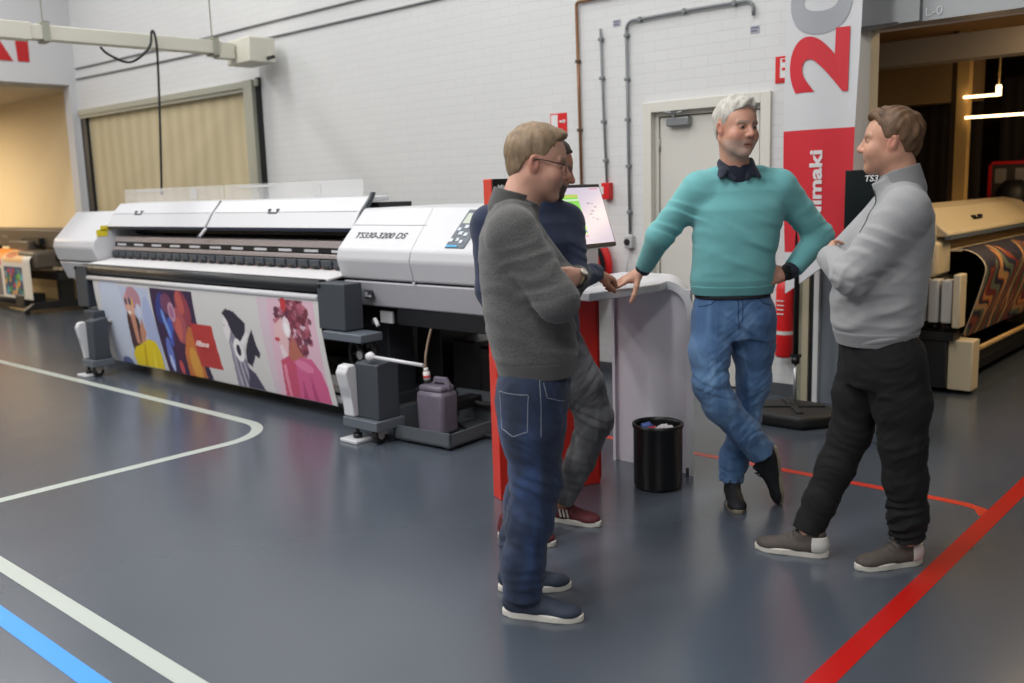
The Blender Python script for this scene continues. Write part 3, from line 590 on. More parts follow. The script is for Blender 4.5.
# monochrome woman in a dark hat
pt.ell(2.08, .28, .05, .10, '#e4dee0'); pt.poly([(2.04, .16), (2.10, .125), (2.20, .14), (2.33, .215), (2.30, .30), (2.24, .37), (2.16, .36), (2.13, .30), (2.09, .20)], '#2e2a3a')
pt.poly([(2.12, .28), (2.18, .34), (2.24, .50), (2.30, .62), (2.32, .70), (2.04, .70), (2.06, .50), (2.07, .36)], '#8a8496'); 
for k in range(7): pt.poly([(2.09+k*.022, .36), (2.10+k*.022, .36), (2.11+k*.03, .70), (2.09+k*.03, .70)], '#55506a' if k % 2 else '#c2bcc8', .8)
pt.poly([(2.30, .36), (2.36, .29), (2.40, .25), (2.42, .36), (2.45, .42), (2.42, .46), (2.38, .44), (2.30, .53), (2.24, .50), (2.26, .42)], '#2e2a3a')
pt.poly([(2.24, .54), (2.32, .58), (2.40, .70), (2.18, .70)], '#4a455c'); pt.ell(2.17, .42, .062, .085, '#ece9ea'); pt.ell(2.17, .42, .028, .042, '#2e2a3a'); pt.poly([(2.21, .36), (2.32, .27), (2.34, .30), (2.25, .39)], '#e6e2e4')
pt.ell(2.045, .25, .009, .006, '#2e2a3a')
# curly woman in pink
pt.rect(2.53, .02, 3.18, .70, '#dbb6c6'); pt.poly([(2.53, .02), (2.66, .02), (2.60, .70), (2.53, .70)], '#d3c0cb')
rs = np.random.RandomState(3)
for k in range(240):
    a_, r_ = rs.rand()*6.28, rs.rand()**.5
    u, v = 2.92+.20*r_*math.cos(a_), .19+.21*r_*math.sin(a_)
    if u < 2.76 and v > .2: continue
    pt.ell(u, v, .018+.014*rs.rand(), .014+.012*rs.rand(), ['#7a3546', '#8e4254', '#5b2a40', '#a8566a', '#b86c7e', '#6a2a3a'][k % 6], a=.9, clip=pt.V > .02)
pt.poly([(2.70, .20), (2.80, .14), (2.84, .30), (2.80, .40), (2.74, .40), (2.72, .31), (2.68, .28)], '#e2b9bd'); pt.ell(2.71, .295, .03, .014, '#c2434a')
pt.ell(2.84, .05, .03, .05, '#c23a40'); pt.poly([(2.80, .40), (2.88, .26), (2.98, .40), (2.96, .48), (2.84, .50)], '#b56a5a'); pt.ell(2.84, .205, .045, .07, '#e9d9e0'); pt.ell(2.84, .215, .026, .042, '#f6f2f4')
pt.poly([(2.72, .34), (2.76, .33), (2.80, .42), (2.74, .48)], '#e6d3d8')
pt.poly([(2.84, .44), (2.94, .40), (3.06, .40), (3.14, .48), (3.18, .60), (3.18, .70), (2.78, .70)], '#cf5f8d'); pt.ell(2.96, .46, .10, .035, '#e184a9', .2, .8); pt.poly([(3.0, .5), (3.04, .7), (2.98, .7)], '#b5487a'); pt.poly([(2.9, .55), (2.92, .7), (2.86, .7)], '#b5487a')
pt.poly([(2.66, .70), (2.70, .44), (2.80, .40), (2.86, .46), (2.82, .70)], '#c4506f'); pt.poly([(2.71, .48), (2.75, .46), (2.73, .70), (2.70, .70)], '#e08aa2')
def fabf(U, V):
    x = -8.21 + U; z = .832 - V*1.05
    y = 3.665 + .115*np.clip(V/.70, 0, 1)**1.5 + .004*np.sin(U*9)*V/.7
    return x - O.x, y - O.y, z
fb = pt.mesh('printed_banner', fabf, mat('banner_cloth', rough=.6, attr=True), pr_); sd = fb.modifiers.new('thick', 'SOLIDIFY'); sd.thickness = .002
text('Alliance', .062, frame((-8.21+1.715-O.x, 3.690-O.y, .40), (1, 0, 0), (0, .12, 1)), mat('print_white', '#e8dcdc', .6), fb, 'lettering', .002, .0003, .95)
# waste bottle on the tray
WBS = .9
wb_ = thing('waste_bottle', (-4.115, 3.86, .034), math.radians(6), 'grey-violet plastic waste bottle with handle in the tray under the big printer', 'bottle')
pl = mat('violet_plastic', '#6d6775', .35, vary=.12, vscale=9, spec=.4)
MB().box((-.10, -.085, 0), (.135, .095, .27), .03).box((-.085, -.07, .26), (.12, .08, .305), .02).build('body', pl, wb_)
MB().prism([(-.02, -.0, .30), (.0, -.0, .35), (.10, 0, .35), (.13, 0, .31), (.13, 0, .27), (.105, 0, .27), (.105, 0, .305), (.09, 0, .325), (.012, 0, .325), (.0, 0, .30)], (0, .03, 0), .006).build('handle', pl, wb_)
MB().cyl((-.06, 0, .30), (-.06, 0, .325), .022).build('neck', mat('black_plastic'), wb_)
MB().use(mat('cap_white', '#d5d2cf', .4)).cyl((-.06, 0, .325), (-.065, 0, .375), .024).use(red).cyl((-.062, 0, .34), (-.063, 0, .352), .0245).use(mat('cap_white')).cyl((-.065, 0, .375), (-.068, 0, .40), .016).build('cap', None, wb_)
wb_.scale = (.9, .9, 1.0)
MB().tube([(-.068, 0, .40), (-.075, .01, .46), (-.09, .06, .55), (-.09, .1, .63)], .009, 8, 4).build('drain_tube', mat('amber_tube', '#7d6a58', .4), wb_)
tag(MB().use(mat('light_grey_board', '#b7b9bb', .5)).box((-5.9, 5.45, 0), (-5.1, 5.75, .34), .01).build('storage_crate'), 'pale grey crate on the floor behind the big printer', 'crate')
# ---------------------------------------------------------------- far left printer
fp = thing('wide_format_printer', (-14.6, 5.5, 0), 0, 'dark printer with orange and multicoloured prints at the far left edge', 'printer'); O2 = Vector((-14.6, 5.5, 0))
def b2(mb, name, m=None, parent=fp): return bld(mb, name, m, parent, org=O2)
b2(MB().use(mat('body_brown', '#4f463c', .5)).box((-16.6, 5.5, .88), (-13.0, 5.95, 1.14), .02), 'body')
b2(MB().use(mat('body_brown')).box((-14.6, 5.35, .80), (-13.9, 5.6, .98), .02).use(PK).box((-14.3, 5.42, .93), (-13.7, 5.5, 1.02)), 'carriage')
text('Mimaki', .07, frame((-15.1-O2.x, 5.495-O2.y, 1.03), (1, 0, 0), (0, 0, 1)), mat('dim_letter', '#9b9488', .6), fp)
b2(MB().use(PK).box((-16.6, 5.42, .72), (-13.0, 5.6, .80), .01), 'roller_beam')
b2(MB().use(mat('tan_metal', '#a59478', .4)).box((-16.6, 5.38, .60), (-13.0, 5.42, .64)), 'guide_bar')
b2(MB().use(PK).box((-16.6, 5.40, .45), (-13.1, 5.55, .56), .01).box((-16.6, 5.2, .04), (-13.6, 5.35, .12), .01).box((-13.9, 5.1, .1), (-13.6, 5.4, .26), .02), 'lower_beam')
b2(MB().use(PK).cyl((-16.4, 5.15, .16), (-13.8, 5.15, .16), .05), 'take_up_roll')
for x in (-15.9, -13.45):
    lo_ = b2(MB().use(PK).box((x, 5.5, .1), (x+.1, 5.7, .9), .01).prism([(x, 5.0, .06), (x, 5.9, .06), (x, 5.75, .16), (x, 5.15, .16)], (.1, 0, 0), .01), 'leg')
    for yy in (5.05, 5.85): b2(MB().use(PK).lathe([(0, -.02), (.04, -.02), (.04, .02), (0, .02)], (x+.05, yy, .04), 'X', 14), 'castor', None, lo_)
p2_ = Paint(2.2, .80, .012, '#cfccc6')
p2_.rect(0, 0, 1.2, .34, '#d8481a'); p2_.ell(.9, .12, .45, .2, '#e88a22'); p2_.ell(.5, .26, .25, .12, '#c02418'); p2_.rect(1.26, .04, 1.95, .30, '#d9b07c'); p2_.ell(1.5, .18, .2, .07, '#b5632e'); p2_.rect(1.3, .0, 1.9, .06, '#7a4436'); p2_.ell(1.7, .12, .1, .05, '#e6a23a')
p2_.rect(.0, .36, .55, .46, '#b01c1c'); p2_.rect(.0, .40, 1.18, .78, '#67646a'); p2_.ell(.5, .6, .3, .07, '#c2c0c4', -.5); p2_.ell(.8, .52, .22, .05, '#3a3840', -.5); p2_.ell(.3, .5, .15, .1, '#2f2d33')
p2_.rect(1.28, .36, 1.92, .76, '#2c3f66')
rs = np.random.RandomState(5)
for k in range(50): p2_.ell(1.32+.56*rs.rand(), .4+.33*rs.rand(), .05, .03, ['#3f8a3a', '#2a5fa8', '#7fb52e', '#c8302a', '#1f2a4c', '#d8a030', '#4ab0c0'][k % 7], rs.rand()*3, .8)
def f2(U, V):
    y = np.where(V < .28, 5.36 - .25*np.sin(V/.28*1.45), 5.11 + .0*V); z = np.where(V < .28, .86 - .14*(1-np.cos(V/.28*1.45)), .72 - (V-.28))
    return -15.5 + U - O2.x + .0*V, y - O2.y, z
f2o = p2_.mesh('printed_sheet', f2, mat('banner_cloth'), fp); sd = f2o.modifiers.new('thick', 'SOLIDIFY'); sd.thickness = .003
b2(MB().use(mat('body_brown')).box((-13.8, 5.15, .62), (-13.2, 5.5, .86), .04), 'end_cover')

# ---------------------------------------------------------------- right printer (back room), its long side running away from the hall
rp = thing('wide_format_printer', (-2.3, 6.85, 0), math.radians(90), 'cream printer with a swirling multicoloured print in the back room at right', 'printer')
CM = mat('cream_shell', '#d3c4a6', .4)
def b3(mb, name, m=None, parent=rp, lab=None): return mb.build(name, m, parent, label=lab)
b3(MB().use(CM).prism([(.1, -.2, 1.08), (.1, -.2, 1.105), (.1, 0, 1.27), (.1, .15, 1.30), (.1, .5, 1.25), (.1, .5, 1.08)], (2.7, 0, 0), .02), 'top_cover')
b3(MB().use(PK).box((.35, -.1, .90), (2.7, .45, 1.08)), 'print_bay')
b3(MB().use(mat('slate_lip', '#5d6875', .4)).box((.11, -.21, 1.06), (2.79, -.17, 1.08)), 'cover_edge')
b3(MB().use(PK).box((.95, -.13, 1.17), (1.15, -.10, 1.185), .003).box((.95, -.13, 1.17), (.98, -.10, 1.20)).box((1.12, -.13, 1.17), (1.15, -.10, 1.20)), 'latch')
b3(MB().use(mat('bronze_inside', '#9a7b52', .4, .3)).box((.35, -.14, .985), (2.7, -.10, 1.05), .01), 'carriage_rail')
b3(MB().use(CM).box((.0, -.16, .80), (.32, .45, 1.05), .03), 'end_housing'); b3(MB().use(CM).box((.02, -.12, .98), (.25, .4, 1.16), .02), 'end_top')
b3(MB().use(CM).box((.3, -.24, .965), (2.7, -.1, .98), .006), 'platen')
b3(MB().use(PK).box((.05, -.2, .42), (.33, .4, .80), .02).box((.1, -.3, .06), (2.7, .3, .14), .01).box((.33, .0, .14), (.43, .1, .9)).box((2.5, .0, .14), (2.6, .1, .9)).box((.33, .2, .14), (2.6, .25, .8)), 'stand_frame')
for x in (.15, 2.6):
    for y in (-.26, .26): b3(MB().use(PK).lathe([(0, -.02), (.032, -.02), (.032, .02), (0, .02)], (x, y, .032), 'X', 14), 'castor')
for k in range(4):
    y = .02 - k*.085
    bo = b3(MB().use(mat('ink_pack', '#b9b7b2', .35)).box((-.12, y-.07, .50), (.0, y, .80), .012), 'ink_bottle'); b3(MB().use(PK).cyl((-.06, y-.035, .44), (-.06, y-.035, .50), .018), 'bottle_cap', None, bo)
b3(MB().use(CM).box((-.12, -.36, .47), (.02, -.31, .84), .01), 'bottle_rack_side'); b3(MB().use(PK).box((-.12, -.33, .38), (.02, .1, .44)), 'bottle_rack')
b3(MB().use(PK).box((-.1, -.28, .04), (.3, .15, .38), .01), 'take_up_motor'); b3(MB().use(CM).box((-.06, -.44, .03), (.10, -.28, .38), .008), 'take_up_cover')
b3(MB().use(mat('tan_bar', '#b08d56', .4)).cyl((.1, -.43, .31), (2.7, -.43, .31), .018, n=10), 'take_up_bar')
p3_ = Paint(2.3, .82, .009, '#2c2838')
Uu, Vv = p3_.U, p3_.V
ph = Uu*30 + 4*np.sin(Vv*5.0+Uu*4) + 1.6*np.sin(Vv*13 + Uu*9) + 1.5*Vv
ss = np.sin(ph); s2 = np.sin(ph*.53+1.3+2*np.sin(Vv*5))
def mixm(m, c): p3_.put(m, c, .85)
lowm = Vv > .14 + .10*np.sin(Uu*9)
mixm((ss > .55) & lowm, '#b04c26'); mixm((ss > .85) & lowm, '#d49350'); mixm((s2 > .7) & lowm, '#7d2c24'); mixm((ss < -.75) & lowm, '#6f7a62'); mixm((s2 < -.85) & lowm, '#c99a62'); mixm((ss > -.1) & (ss < .1) & (Vv < .3), '#3d4664')
p3_.rect(0, 0, .02, .82, '#c7b99c')
def f3(U, V):
    t = np.clip(V/.82, 0, 1); y = -.20 - .20*np.sin(np.clip(t/.30, 0, 1)*1.571) + .14*np.clip((t-.3)/.7, 0, 1)**1.2
    z = .985 - .15*(1-np.cos(np.clip(t/.30, 0, 1)*1.571)) - .50*np.clip((t-.3)/.7, 0, 1)
    return .30 + U, y, z
f3o = p3_.mesh('printed_sheet', f3, mat('banner_cloth'), rp); sd = f3o.modifiers.new('thick', 'SOLIDIFY'); sd.thickness = .003

# ---------------------------------------------------------------- kiosk, counter, monitor, flag
kr = mat('kiosk_red', '#c92a1e', .4)
kd = Vector((.224, .516, 0)).normalized(); kn = Vector((kd.y, -kd.x, 0)); ka = Vector((-2.987, 3.215, 0)); kang = math.atan2(kd.y, kd.x)
ks = thing('display_kiosk', ka, kang, 'tall red display kiosk with a black top panel behind the two men at left', 'kiosk')
MB().box((0, 0, 0), (.562, .09, .95), .004).box((0, 0, .95), (.15, .09, 1.55), .004).build('body', kr, ks)
MB().box((.004, -.012, 1.0), (.146, 0, 1.55), .002).build('black_panel', mat('gloss_black', '#0e0e10', .25), ks)
text('Mimaki', .032, frame((.075, -.013, 1.51), (1, 0, 0), (0, 0, 1)), whitep, ks, bold=.0006)
MB().box((.55, -.008, .03), (.562, -.0, .94), .001).build('edge_strip', mat('kiosk_edge', '#8f1710', .4), ks)
mo = thing('touch_monitor', (-2.83, 3.63, 1.36), 0, 'monitor showing a green and pink chart, tilted beside the red kiosk', 'monitor')
Mm = Matrix.Rotation(math.radians(-19), 4, 'Y')
# screen plane local: y right->left, faces +X
MB().box((-.03, -.29, -.165), (0, .285, .165), .006, Mm).build('case', mat('black_plastic'), mo)
ps = Paint(.54, .29, .004, '#c9bfd0')
ps.rect(0, .035, .34, .235, '#77c94e'); ps.rect(0, .035, .34, .05, '#b3c45a'); ps.rect(0, .058, .34, .068, '#cfdcc9'); ps.rect(0, .17, .34, .18, '#c2d6b6'); ps.rect(0, .218, .34, .228, '#3a6fc0'); ps.rect(0, .245, .34, .25, '#b58aa8'); ps.rect(.45, .005, .52, .012, '#c9607a')
for k, (u, v) in enumerate([(.40, .08), (.43, .082), (.42, .12), (.40, .135), (.45, .10), (.41, .155), (.44, .165)]): ps.rect(u, v, u+.02, v+.006, '#8f86a5')
def fs_(U, V):
    x = np.full_like(U, .0045); z = .145 - V; c, s_ = math.cos(math.radians(-19)), math.sin(math.radians(-19))
    return x*c + z*s_, U - .27, -x*s_ + z*c
# viewed from +X the viewer's right is +Y
ps.mesh('screen', fs_, mat('screen_glow', rough=.2, attr=True, emit=.62), mo)
MB().box((-.08, -.05, -.05), (-.03, .05, .05)).tube([(-.07, 0, 0), (-.09, -.12, 0), (-.11, -.235, 0)], .018, 10, 4).build('monitor_arm', mat('black_plastic'), mo)

ct = thing('reception_counter', (-2.7, 4.2, 0), 0, 'white moulded counter with a rounded corner between the kiosk and the man in green', 'counter'); OC = Vector((-2.7, 4.2, 0))
cw = mat('counter_white', '#cfcfd4', .3)
path = [(-2.75, 1.012), (-2.66, 1.012), (-2.60, 1.012)]
path += [(-2.60+.16*math.sin(t), .852+.16*math.cos(t)) for t in [math.pi/2*k/10 for k in range(1, 11)]] + [(-2.44, .6), (-2.44, .3), (-2.44, 0)]
mb = MB().use(cw); rings = []
for i, (x, z) in enumerate(path):
    a_ = Vector(path[max(i-1, 0)]); b_ = Vector(path[min(i+1, len(path)-1)]); t_ = (b_-a_).normalized(); nx, nz = -t_.y, t_.x
    th = .042; inx, inz = x - nx*th, z - nz*th; dx, dy = -.22, .35
    rings.append([Vector((x, 4.10, z)), Vector((x+dx, 4.10+dy, z)), Vector((inx+dx, 4.10+dy, inz)), Vector((inx, 4.10, inz))])
vs = [v for r_ in rings for v in r_]; n = len(rings)
fsx = [(k*4+i, k*4+(i+1) % 4, (k+1)*4+(i+1) % 4, (k+1)*4+i) for k in range(n-1) for i in range(4)] + [(3, 2, 1, 0), (n*4-4, n*4-3, n*4-2, n*4-1)]
mb.faces_from(vs, fsx, False)
for f in mb.bm.faces: f.smooth = abs(f.normal.y) < .5 if f.normal.length else False
for f in mb.bm.faces: f.smooth = False
mb.prism([(x, y, .971) for x, y in [(-2.63, 3.48), (-2.585, 3.76), (-2.575, 4.0), (-2.60, 4.10), (-2.82, 4.45), (-3.12, 4.45), (-3.06, 3.60), (-2.95, 3.50)]], (0, 0, .0405), .006)
bld(mb, 'counter_shell', None, ct, org=OC)
bld(MB().use(mat('counter_inner', '#c9c6cf', .4)).box((-2.952, 4.125, 0), (-2.475, 4.145, .971)).prism([(-2.952, 4.105, 0), (-2.935, 4.105, 0), (-3.12, 4.45, 0), (-3.137, 4.45, 0)], (0, 0, .971)), 'recessed_panel', None, ct, org=OC)
bld(MB().use(dgrey).box((-2.472, 4.075, .0), (-2.462, 4.092, .045)), 'corner_joint', None, ct, org=OC)
# bin
bn = thing('waste_bin', (-2.505, 3.865, 0), 0, 'black round waste bin in front of the white counter', 'bin')
MB().lathe([(.115, 0), (.122, .02), (.122, .305), (.128, .312), (.128, .328), (.118, .33), (.115, .31), (.112, .02), (.0, .018)], (0, 0, 0), 'Z', 36).build('bin_body', mat('bin_black', '#131315', .35), bn)
for (p, r, c, lb, nm, cat_) in [((-2.56, 3.85, .30), .033, '#4a63a8', 'crumpled blue ball lying in the black bin', 'paper_ball', 'litter'), ((-2.51, 3.835, .295), .028, '#a8262a', 'crumpled red wrapper lying in the black bin', 'crumpled_wrapper', 'litter'), ((-2.455, 3.85, .295), .045, '#cfcbd0', 'crumpled white paper lying in the black bin', 'crumpled_paper', 'litter')]:
    m_ = bmesh.new(); bmesh.ops.create_icosphere(m_, subdivisions=3, radius=r)
    for v in m_.verts: v.co *= 1 + .16*math.sin(v.co.x*160+1)*math.sin(v.co.y*190)+.1*math.sin(v.co.z*210+v.co.x*90); v.co.z *= .75
    for f in m_.faces: f.smooth = r < .035
    me = bpy.data.meshes.new(nm); m_.to_mesh(me); m_.free(); me.materials.append(mat('litter_'+c, c, .5)); o = bpy.data.objects.new(nm, me); COL.objects.link(o); o.location = p; tag(o, lb, cat_)
bpy.context.view_layer.update()
tag(MB().use(mat('litter_#cfcbd0')).lathe([(0, .0), (.10, .0), (.104, .10), (.10, .21), (.09, .235), (0, .24)], (-2.505, 3.865, .022), 'Z', 20).build('bin_contents'), 'pale paper waste filling the black bin', 'litter')

# flag banner
fx = Vector((-2.555, 5.50, 0)); fl = thing('flag_banner', fx, 0, 'tall white and red flag banner on a black foot', 'flag')
fw, fh = .445, 3.4
pf = Paint(fw, 3.4, .006, '#c9cacd')   # v=0 at z=4.2
zt = 4.2
vz = lambda z: zt - z
pf.rect(0, vz(1.80), fw, vz(1.06), '#c6202e')
U_, V_ = pf.U, pf.V
def ring(cu, cz, ru, rz, tu, tz, c, extra=None):
    x = (U_-cu); y = (V_-vz(cz)); m = ((x/ru)**2+(y/rz)**2 <= 1) & (((x/(ru-tu))**2+(y/(rz-tz))**2) > 1)
    if extra is not None: m &= extra
    pf.put(m, c)
def ff(U, V):
    z = zt - V*(1 - 0) ; hem = .93 - .0*U
    zb = .80 + .18*np.clip(U/.3, 0, 1)
    z = zt - V/3.4*(zt - zb)
    y = .012*np.sin(U*14+z*1.2) + .02*np.sin(z*2+U*4)
    return -.05 + U + .012*np.sin(z*3), y, z
# keep the artwork undistorted: sample V so that colours match heights
fo_ = pf.mesh('flag_cloth', lambda U, V: (-.085 + U + .010*np.sin((zt-V)*3), .012*np.sin(U*14+(zt-V)*1.2) + .02*np.sin((zt-V)*2+U*4), np.maximum(zt - V, .80 + .17*np.clip(U/.25, 0, 1))), mat('flag_cloth_mat', rough=.7, attr=True), fl)
wave_ = lambda x, z: .012*math.sin((x+.085)*14+z*1.2) + .02*math.sin(z*2+(x+.085)*4)
for body, size, cx, cz, m_, sx_, bo_, off in [('Mimaki', .108, .135, 1.455, mat('flag_white', '#d6d0d2', .6), 1.45, .0032, -.004), ('2', .45, .15, 2.19, mat('flag_red', '#c6202e', .6), 1.55, .020, -.006), ('0', .45, .15, 2.53, mat('flag_grey', '#9a9da3', .6), 1.55, .020, -.004)]:
    to_ = text(body, size, frame((cx, 0, cz), (0, 0, 1), (-1, 0, 0)), m_, fo_, 'lettering', .002, bo_, sx_)
    for v in to_.data.vertices: v.co.y = v.co.y*.5 + wave_(v.co.x, v.co.z) + off
MB().use(mat('pole_steel', '#a9acb0', .3, .7)).cyl((0, .03, .06), (0, .03, .36), .011).build('pole', None, fl)
MB().use(PK).cyl((0, .03, .36), (0, .03, 4.2), .017).cyl((0, .03, .36), (0, .03, .40), .026).box((-.03, .01, .40), (.035, .04, .42)).build('pole_sleeve', None, fl)
fbm = MB().use(mat('black_foot', '#1a1b1c', .6)).prism([(-.27, -.10, 0), (-.10, -.24, 0), (.17, -.24, 0), (.29, -.06, 0), (.24, .14, 0), (.1, .22, 0), (-.15, .22, 0), (-.28, .06, 0)], (0, 0, .085), .03, seg=3)
fbm.box((-.2, -.02, .08), (.2, .02, .10), .008, Matrix.Rotation(.6, 4, 'Z')).box((-.2, -.02, .08), (.2, .02, .10), .008, Matrix.Rotation(-.9, 4, 'Z')).cyl((0, .03, .085), (0, .03, .11), .03)
fbm.build('foot', None, fl)
# second kiosk
k2 = thing('display_kiosk', (-2.14, 5.22, 0), math.radians(10), 'black-topped display kiosk half hidden behind the man in light grey', 'kiosk')
MB().box((0, 0, 0), (.34, .16, 1.0), .004).build('body', mat('kiosk_bluegrey', '#5f676f', .4), k2)
MB().box((0, -.0, 1.0), (.34, .12, 1.55), .004).build('black_panel', mat('gloss_black'), k2)
text('TS330-3200DS', .047, frame((.245, -.0015, 1.50), (1, 0, 0), (0, 0, 1)), whitep, k2, bold=.0008, shear=.2)
# ---------------------------------------------------------------- sculpting engine: smooth unions of tapered limbs, surfaced with sparse surface nets
A_ = lambda *v: np.array(v, float)
def rotm(yaw=0, pitch=0, roll=0):
    """degrees; yaw about z, pitch>0 looks down, roll>0 tilts towards the left"""
    y, p, r = map(math.radians, (yaw, pitch, roll))
    Rz = np.array([[math.cos(y), -math.sin(y), 0], [math.sin(y), math.cos(y), 0], [0, 0, 1]])
    Ry = np.array([[math.cos(p), 0, math.sin(p)], [0, 1, 0], [-math.sin(p), 0, math.cos(p)]])
    Rx = np.array([[1, 0, 0], [0, math.cos(r), math.sin(r)], [0, -math.sin(r), math.cos(r)]])
    return Rz @ Ry @ Rx
class Sculpt:
    def __init__(s): s.pr = []; s.T = (np.eye(3), np.zeros(3), 1.0); s.disp = []
    def frame(s, R=np.eye(3), t=(0, 0, 0), sc_=1.0): s.T = (np.asarray(R), A_(*t), sc_); return s
    def _pt(s, p): R, t, k = s.T; return R @ (A_(*p)*k) + t
    def add(s, fn, lo, hi, k, op=1): s.pr.append((fn, np.array(lo), np.array(hi), k, op)); return s
    def cone(s, a, b, ra, rb, k=.02, op=1, flat=None, cap=None):
        """tapered limb a->b; flat=(axis, factor) squashes it; cap='b' cuts it square at b"""
        R, t, sc_ = s.T; a = s._pt(a); b = s._pt(b); ra *= sc_; rb *= sc_
        if flat is not None: ax = R @ A_(*flat[0]); ax = ax/np.linalg.norm(ax); fk = flat[1]
        ba = b-a; L2 = max(ba @ ba, 1e-9); u = ba/math.sqrt(L2)
        def fn(p):
            q = p - a; tt = np.clip(q @ ba/L2, 0, 1); w = q - tt[:, None]*ba
            if flat is not None:
                c = w @ ax; w = w + (1/fk-1)*c[:, None]*ax
            d = np.sqrt((w*w).sum(1)) - (ra+(rb-ra)*tt)
            if flat is not None: d = d*min(1, fk)**.5
            if cap and 'b' in cap: d = np.maximum(d, (p-b) @ u)
            if cap and 'a' in cap: d = np.maximum(d, (a-p) @ u)
            return d
        r = max(ra, rb)*(max(1, flat[1]) if flat is not None else 1)
        return s.add(fn, np.minimum(a, b)-r, np.maximum(a, b)+r, k, op)
    def chain(s, pts, rs, k=.02, **kw):
        for i in range(len(pts)-1):
            c = dict(kw)
            if c.get('cap') == 'end': c['cap'] = 'b' if i == len(pts)-2 else None
            s.cone(pts[i], pts[i+1], rs[i], rs[i+1], k, **c)
        return s
    def ell(s, c, r, k=.02, op=1, R=None):
        R0, t, sc_ = s.T; c = s._pt(c); r = A_(*r)*sc_; M = R0 if R is None else R0 @ R
        def fn(p):
            q = (p-c) @ M; k0 = np.sqrt(((q/r)**2).sum(1)); k1 = np.sqrt(((q/r**2)**2).sum(1)) + 1e-9
            return k0*(k0-1)/k1
        m = max(r); return s.add(fn, c-m, c+m, k, op)
    def loft(s, secs, k=.02, e=2.4, R=None, t=(0, 0, 0), op=1):
        """stacked cross-sections (z, cx, cy, a, b): a half depth in x, b half width in y"""
        S = np.array(secs, float); M = np.eye(3) if R is None else R; t = A_(*t)
        def fn(p):
            q = (p-t) @ M; z = np.clip(q[:, 2], S[0, 0], S[-1, 0])
            # smooth interpolation between sections
            i = np.clip(np.searchsorted(S[:, 0], z)-1, 0, len(S)-2); f = (z-S[i, 0])/(S[i+1, 0]-S[i, 0]); f = f*f*(3-2*f)*.5+f*.5
            v = S[i, 1:]*(1-f)[:, None] + S[i+1, 1:]*f[:, None]
            x = np.abs(q[:, 0]-v[:, 0])/v[:, 2]; y = np.abs(q[:, 1]-v[:, 1])/v[:, 3]
            n = (x**e+y**e)**(1/e); d = (n-1)*np.minimum(v[:, 2], v[:, 3])
            return np.maximum(d, np.maximum(S[0, 0]-q[:, 2], q[:, 2]-S[-1, 0]))
        m = S[:, 3:].max() + np.abs(S[:, 1:3]).max() + .02
        c = np.array([[0, 0, S[0, 0]], [0, 0, S[-1, 0]]]) @ M.T + t
        return s.add(fn, c.min(0)-m*A_(1, 1, .3), c.max(0)+m*A_(1, 1, .3), k, op)
    def plane(s, pt, n, lo, hi, k=.004):
        """cuts away everything beyond the plane inside the box"""
        n = A_(*n); n = n/np.linalg.norm(n); pt = A_(*pt)
        return s.add(lambda p: -((p-pt) @ n), np.array(lo), np.array(hi), k, -1)
    def fold(s, c, R, amp, wl, d, ph=0, warp=8):
        """wrinkles: c centre, R reach, amp, wl wavelength, d direction across the folds"""
        c = A_(*c); d = A_(*d); d = d/np.linalg.norm(d); o = np.cross(d, A_(.3, .5, .8)); 
        def fn(p):
            q = p-c; g = np.exp(-(q*q).sum(1)/R**2); u = q @ d + .022*np.sin((q @ o)*19+ph*3) + .010*np.sin(q[:, 2]*43+q[:, 1]*31+ph)
            w = np.sin(2*math.pi*u/wl+ph); m = .55+.45*np.sin((q @ o)*23+2.1*ph); return amp*.62*g*m*(w + .3*np.sin(4.1*math.pi*u/wl+1.7*ph))
        s.disp.append(fn); return s
    def ev(s, p, reach):
        d = np.full(len(p), 1.0)
        for fn, lo, hi, k, op in s.pr:
            m = ((p > lo-k-reach) & (p < hi+k+reach)).all(1)
            if not m.any(): continue
            f = fn(p[m]); g = d[m]
            if op > 0: h = np.maximum(k-np.abs(g-f), 0)/k; d[m] = np.minimum(g, f) - h*h*k*.25
            else: h = np.maximum(k-np.abs(g+f), 0)/k; d[m] = np.maximum(g, -f) + h*h*k*.25
        return d
    def mesh(s, h):
        lo = np.min([q[1] for q in s.pr if q[4] > 0], 0)-.03; hi = np.max([q[2] for q in s.pr if q[4] > 0], 0)+.03
        H = 4*h; nb = np.ceil((hi-lo)/H).astype(int)
        g = np.stack(np.meshgrid(*[np.arange(n) for n in nb], indexing='ij'), -1).reshape(-1, 3)
        d = s.ev(lo + (g+.5)*H, 2*H+.02)
        g = g[np.abs(d) < 1.6*H + .004]
        off = np.stack(np.meshgrid(*[np.arange(4)]*3, indexing='ij'), -1).reshape(-1, 3)
        cells = (g[:, None]*4 + off[None]).reshape(-1, 3)
        N = nb*4 + 3; key = lambda c: (c[:, 0]*N[1] + c[:, 1])*N[2] + c[:, 2]
        c8 = np.array([[i, j, k] for i in (0, 1) for j in (0, 1) for k in (0, 1)])
        ck = key(cells); uniq = np.unique((ck[:, None] + key(c8)[None]).ravel())
        cz = uniq % N[2]; cy = (uniq//N[2]) % N[1]; cx = uniq//(N[2]*N[1]); P = lo + np.stack([cx, cy, cz], -1)*h
        v = s.ev(P, .012)
        for fn in s.disp: v = v - fn(P)
        V8 = v[np.searchsorted(uniq, ck[:, None] + key(c8)[None])]
        neg = V8 < 0; act = neg.any(1) & ~neg.all(1)
        ck = ck[act]; V8 = V8[act]; cells = cells[act]; neg = neg[act]
        acc = np.zeros((len(ck), 3)); cnt = np.zeros(len(ck))
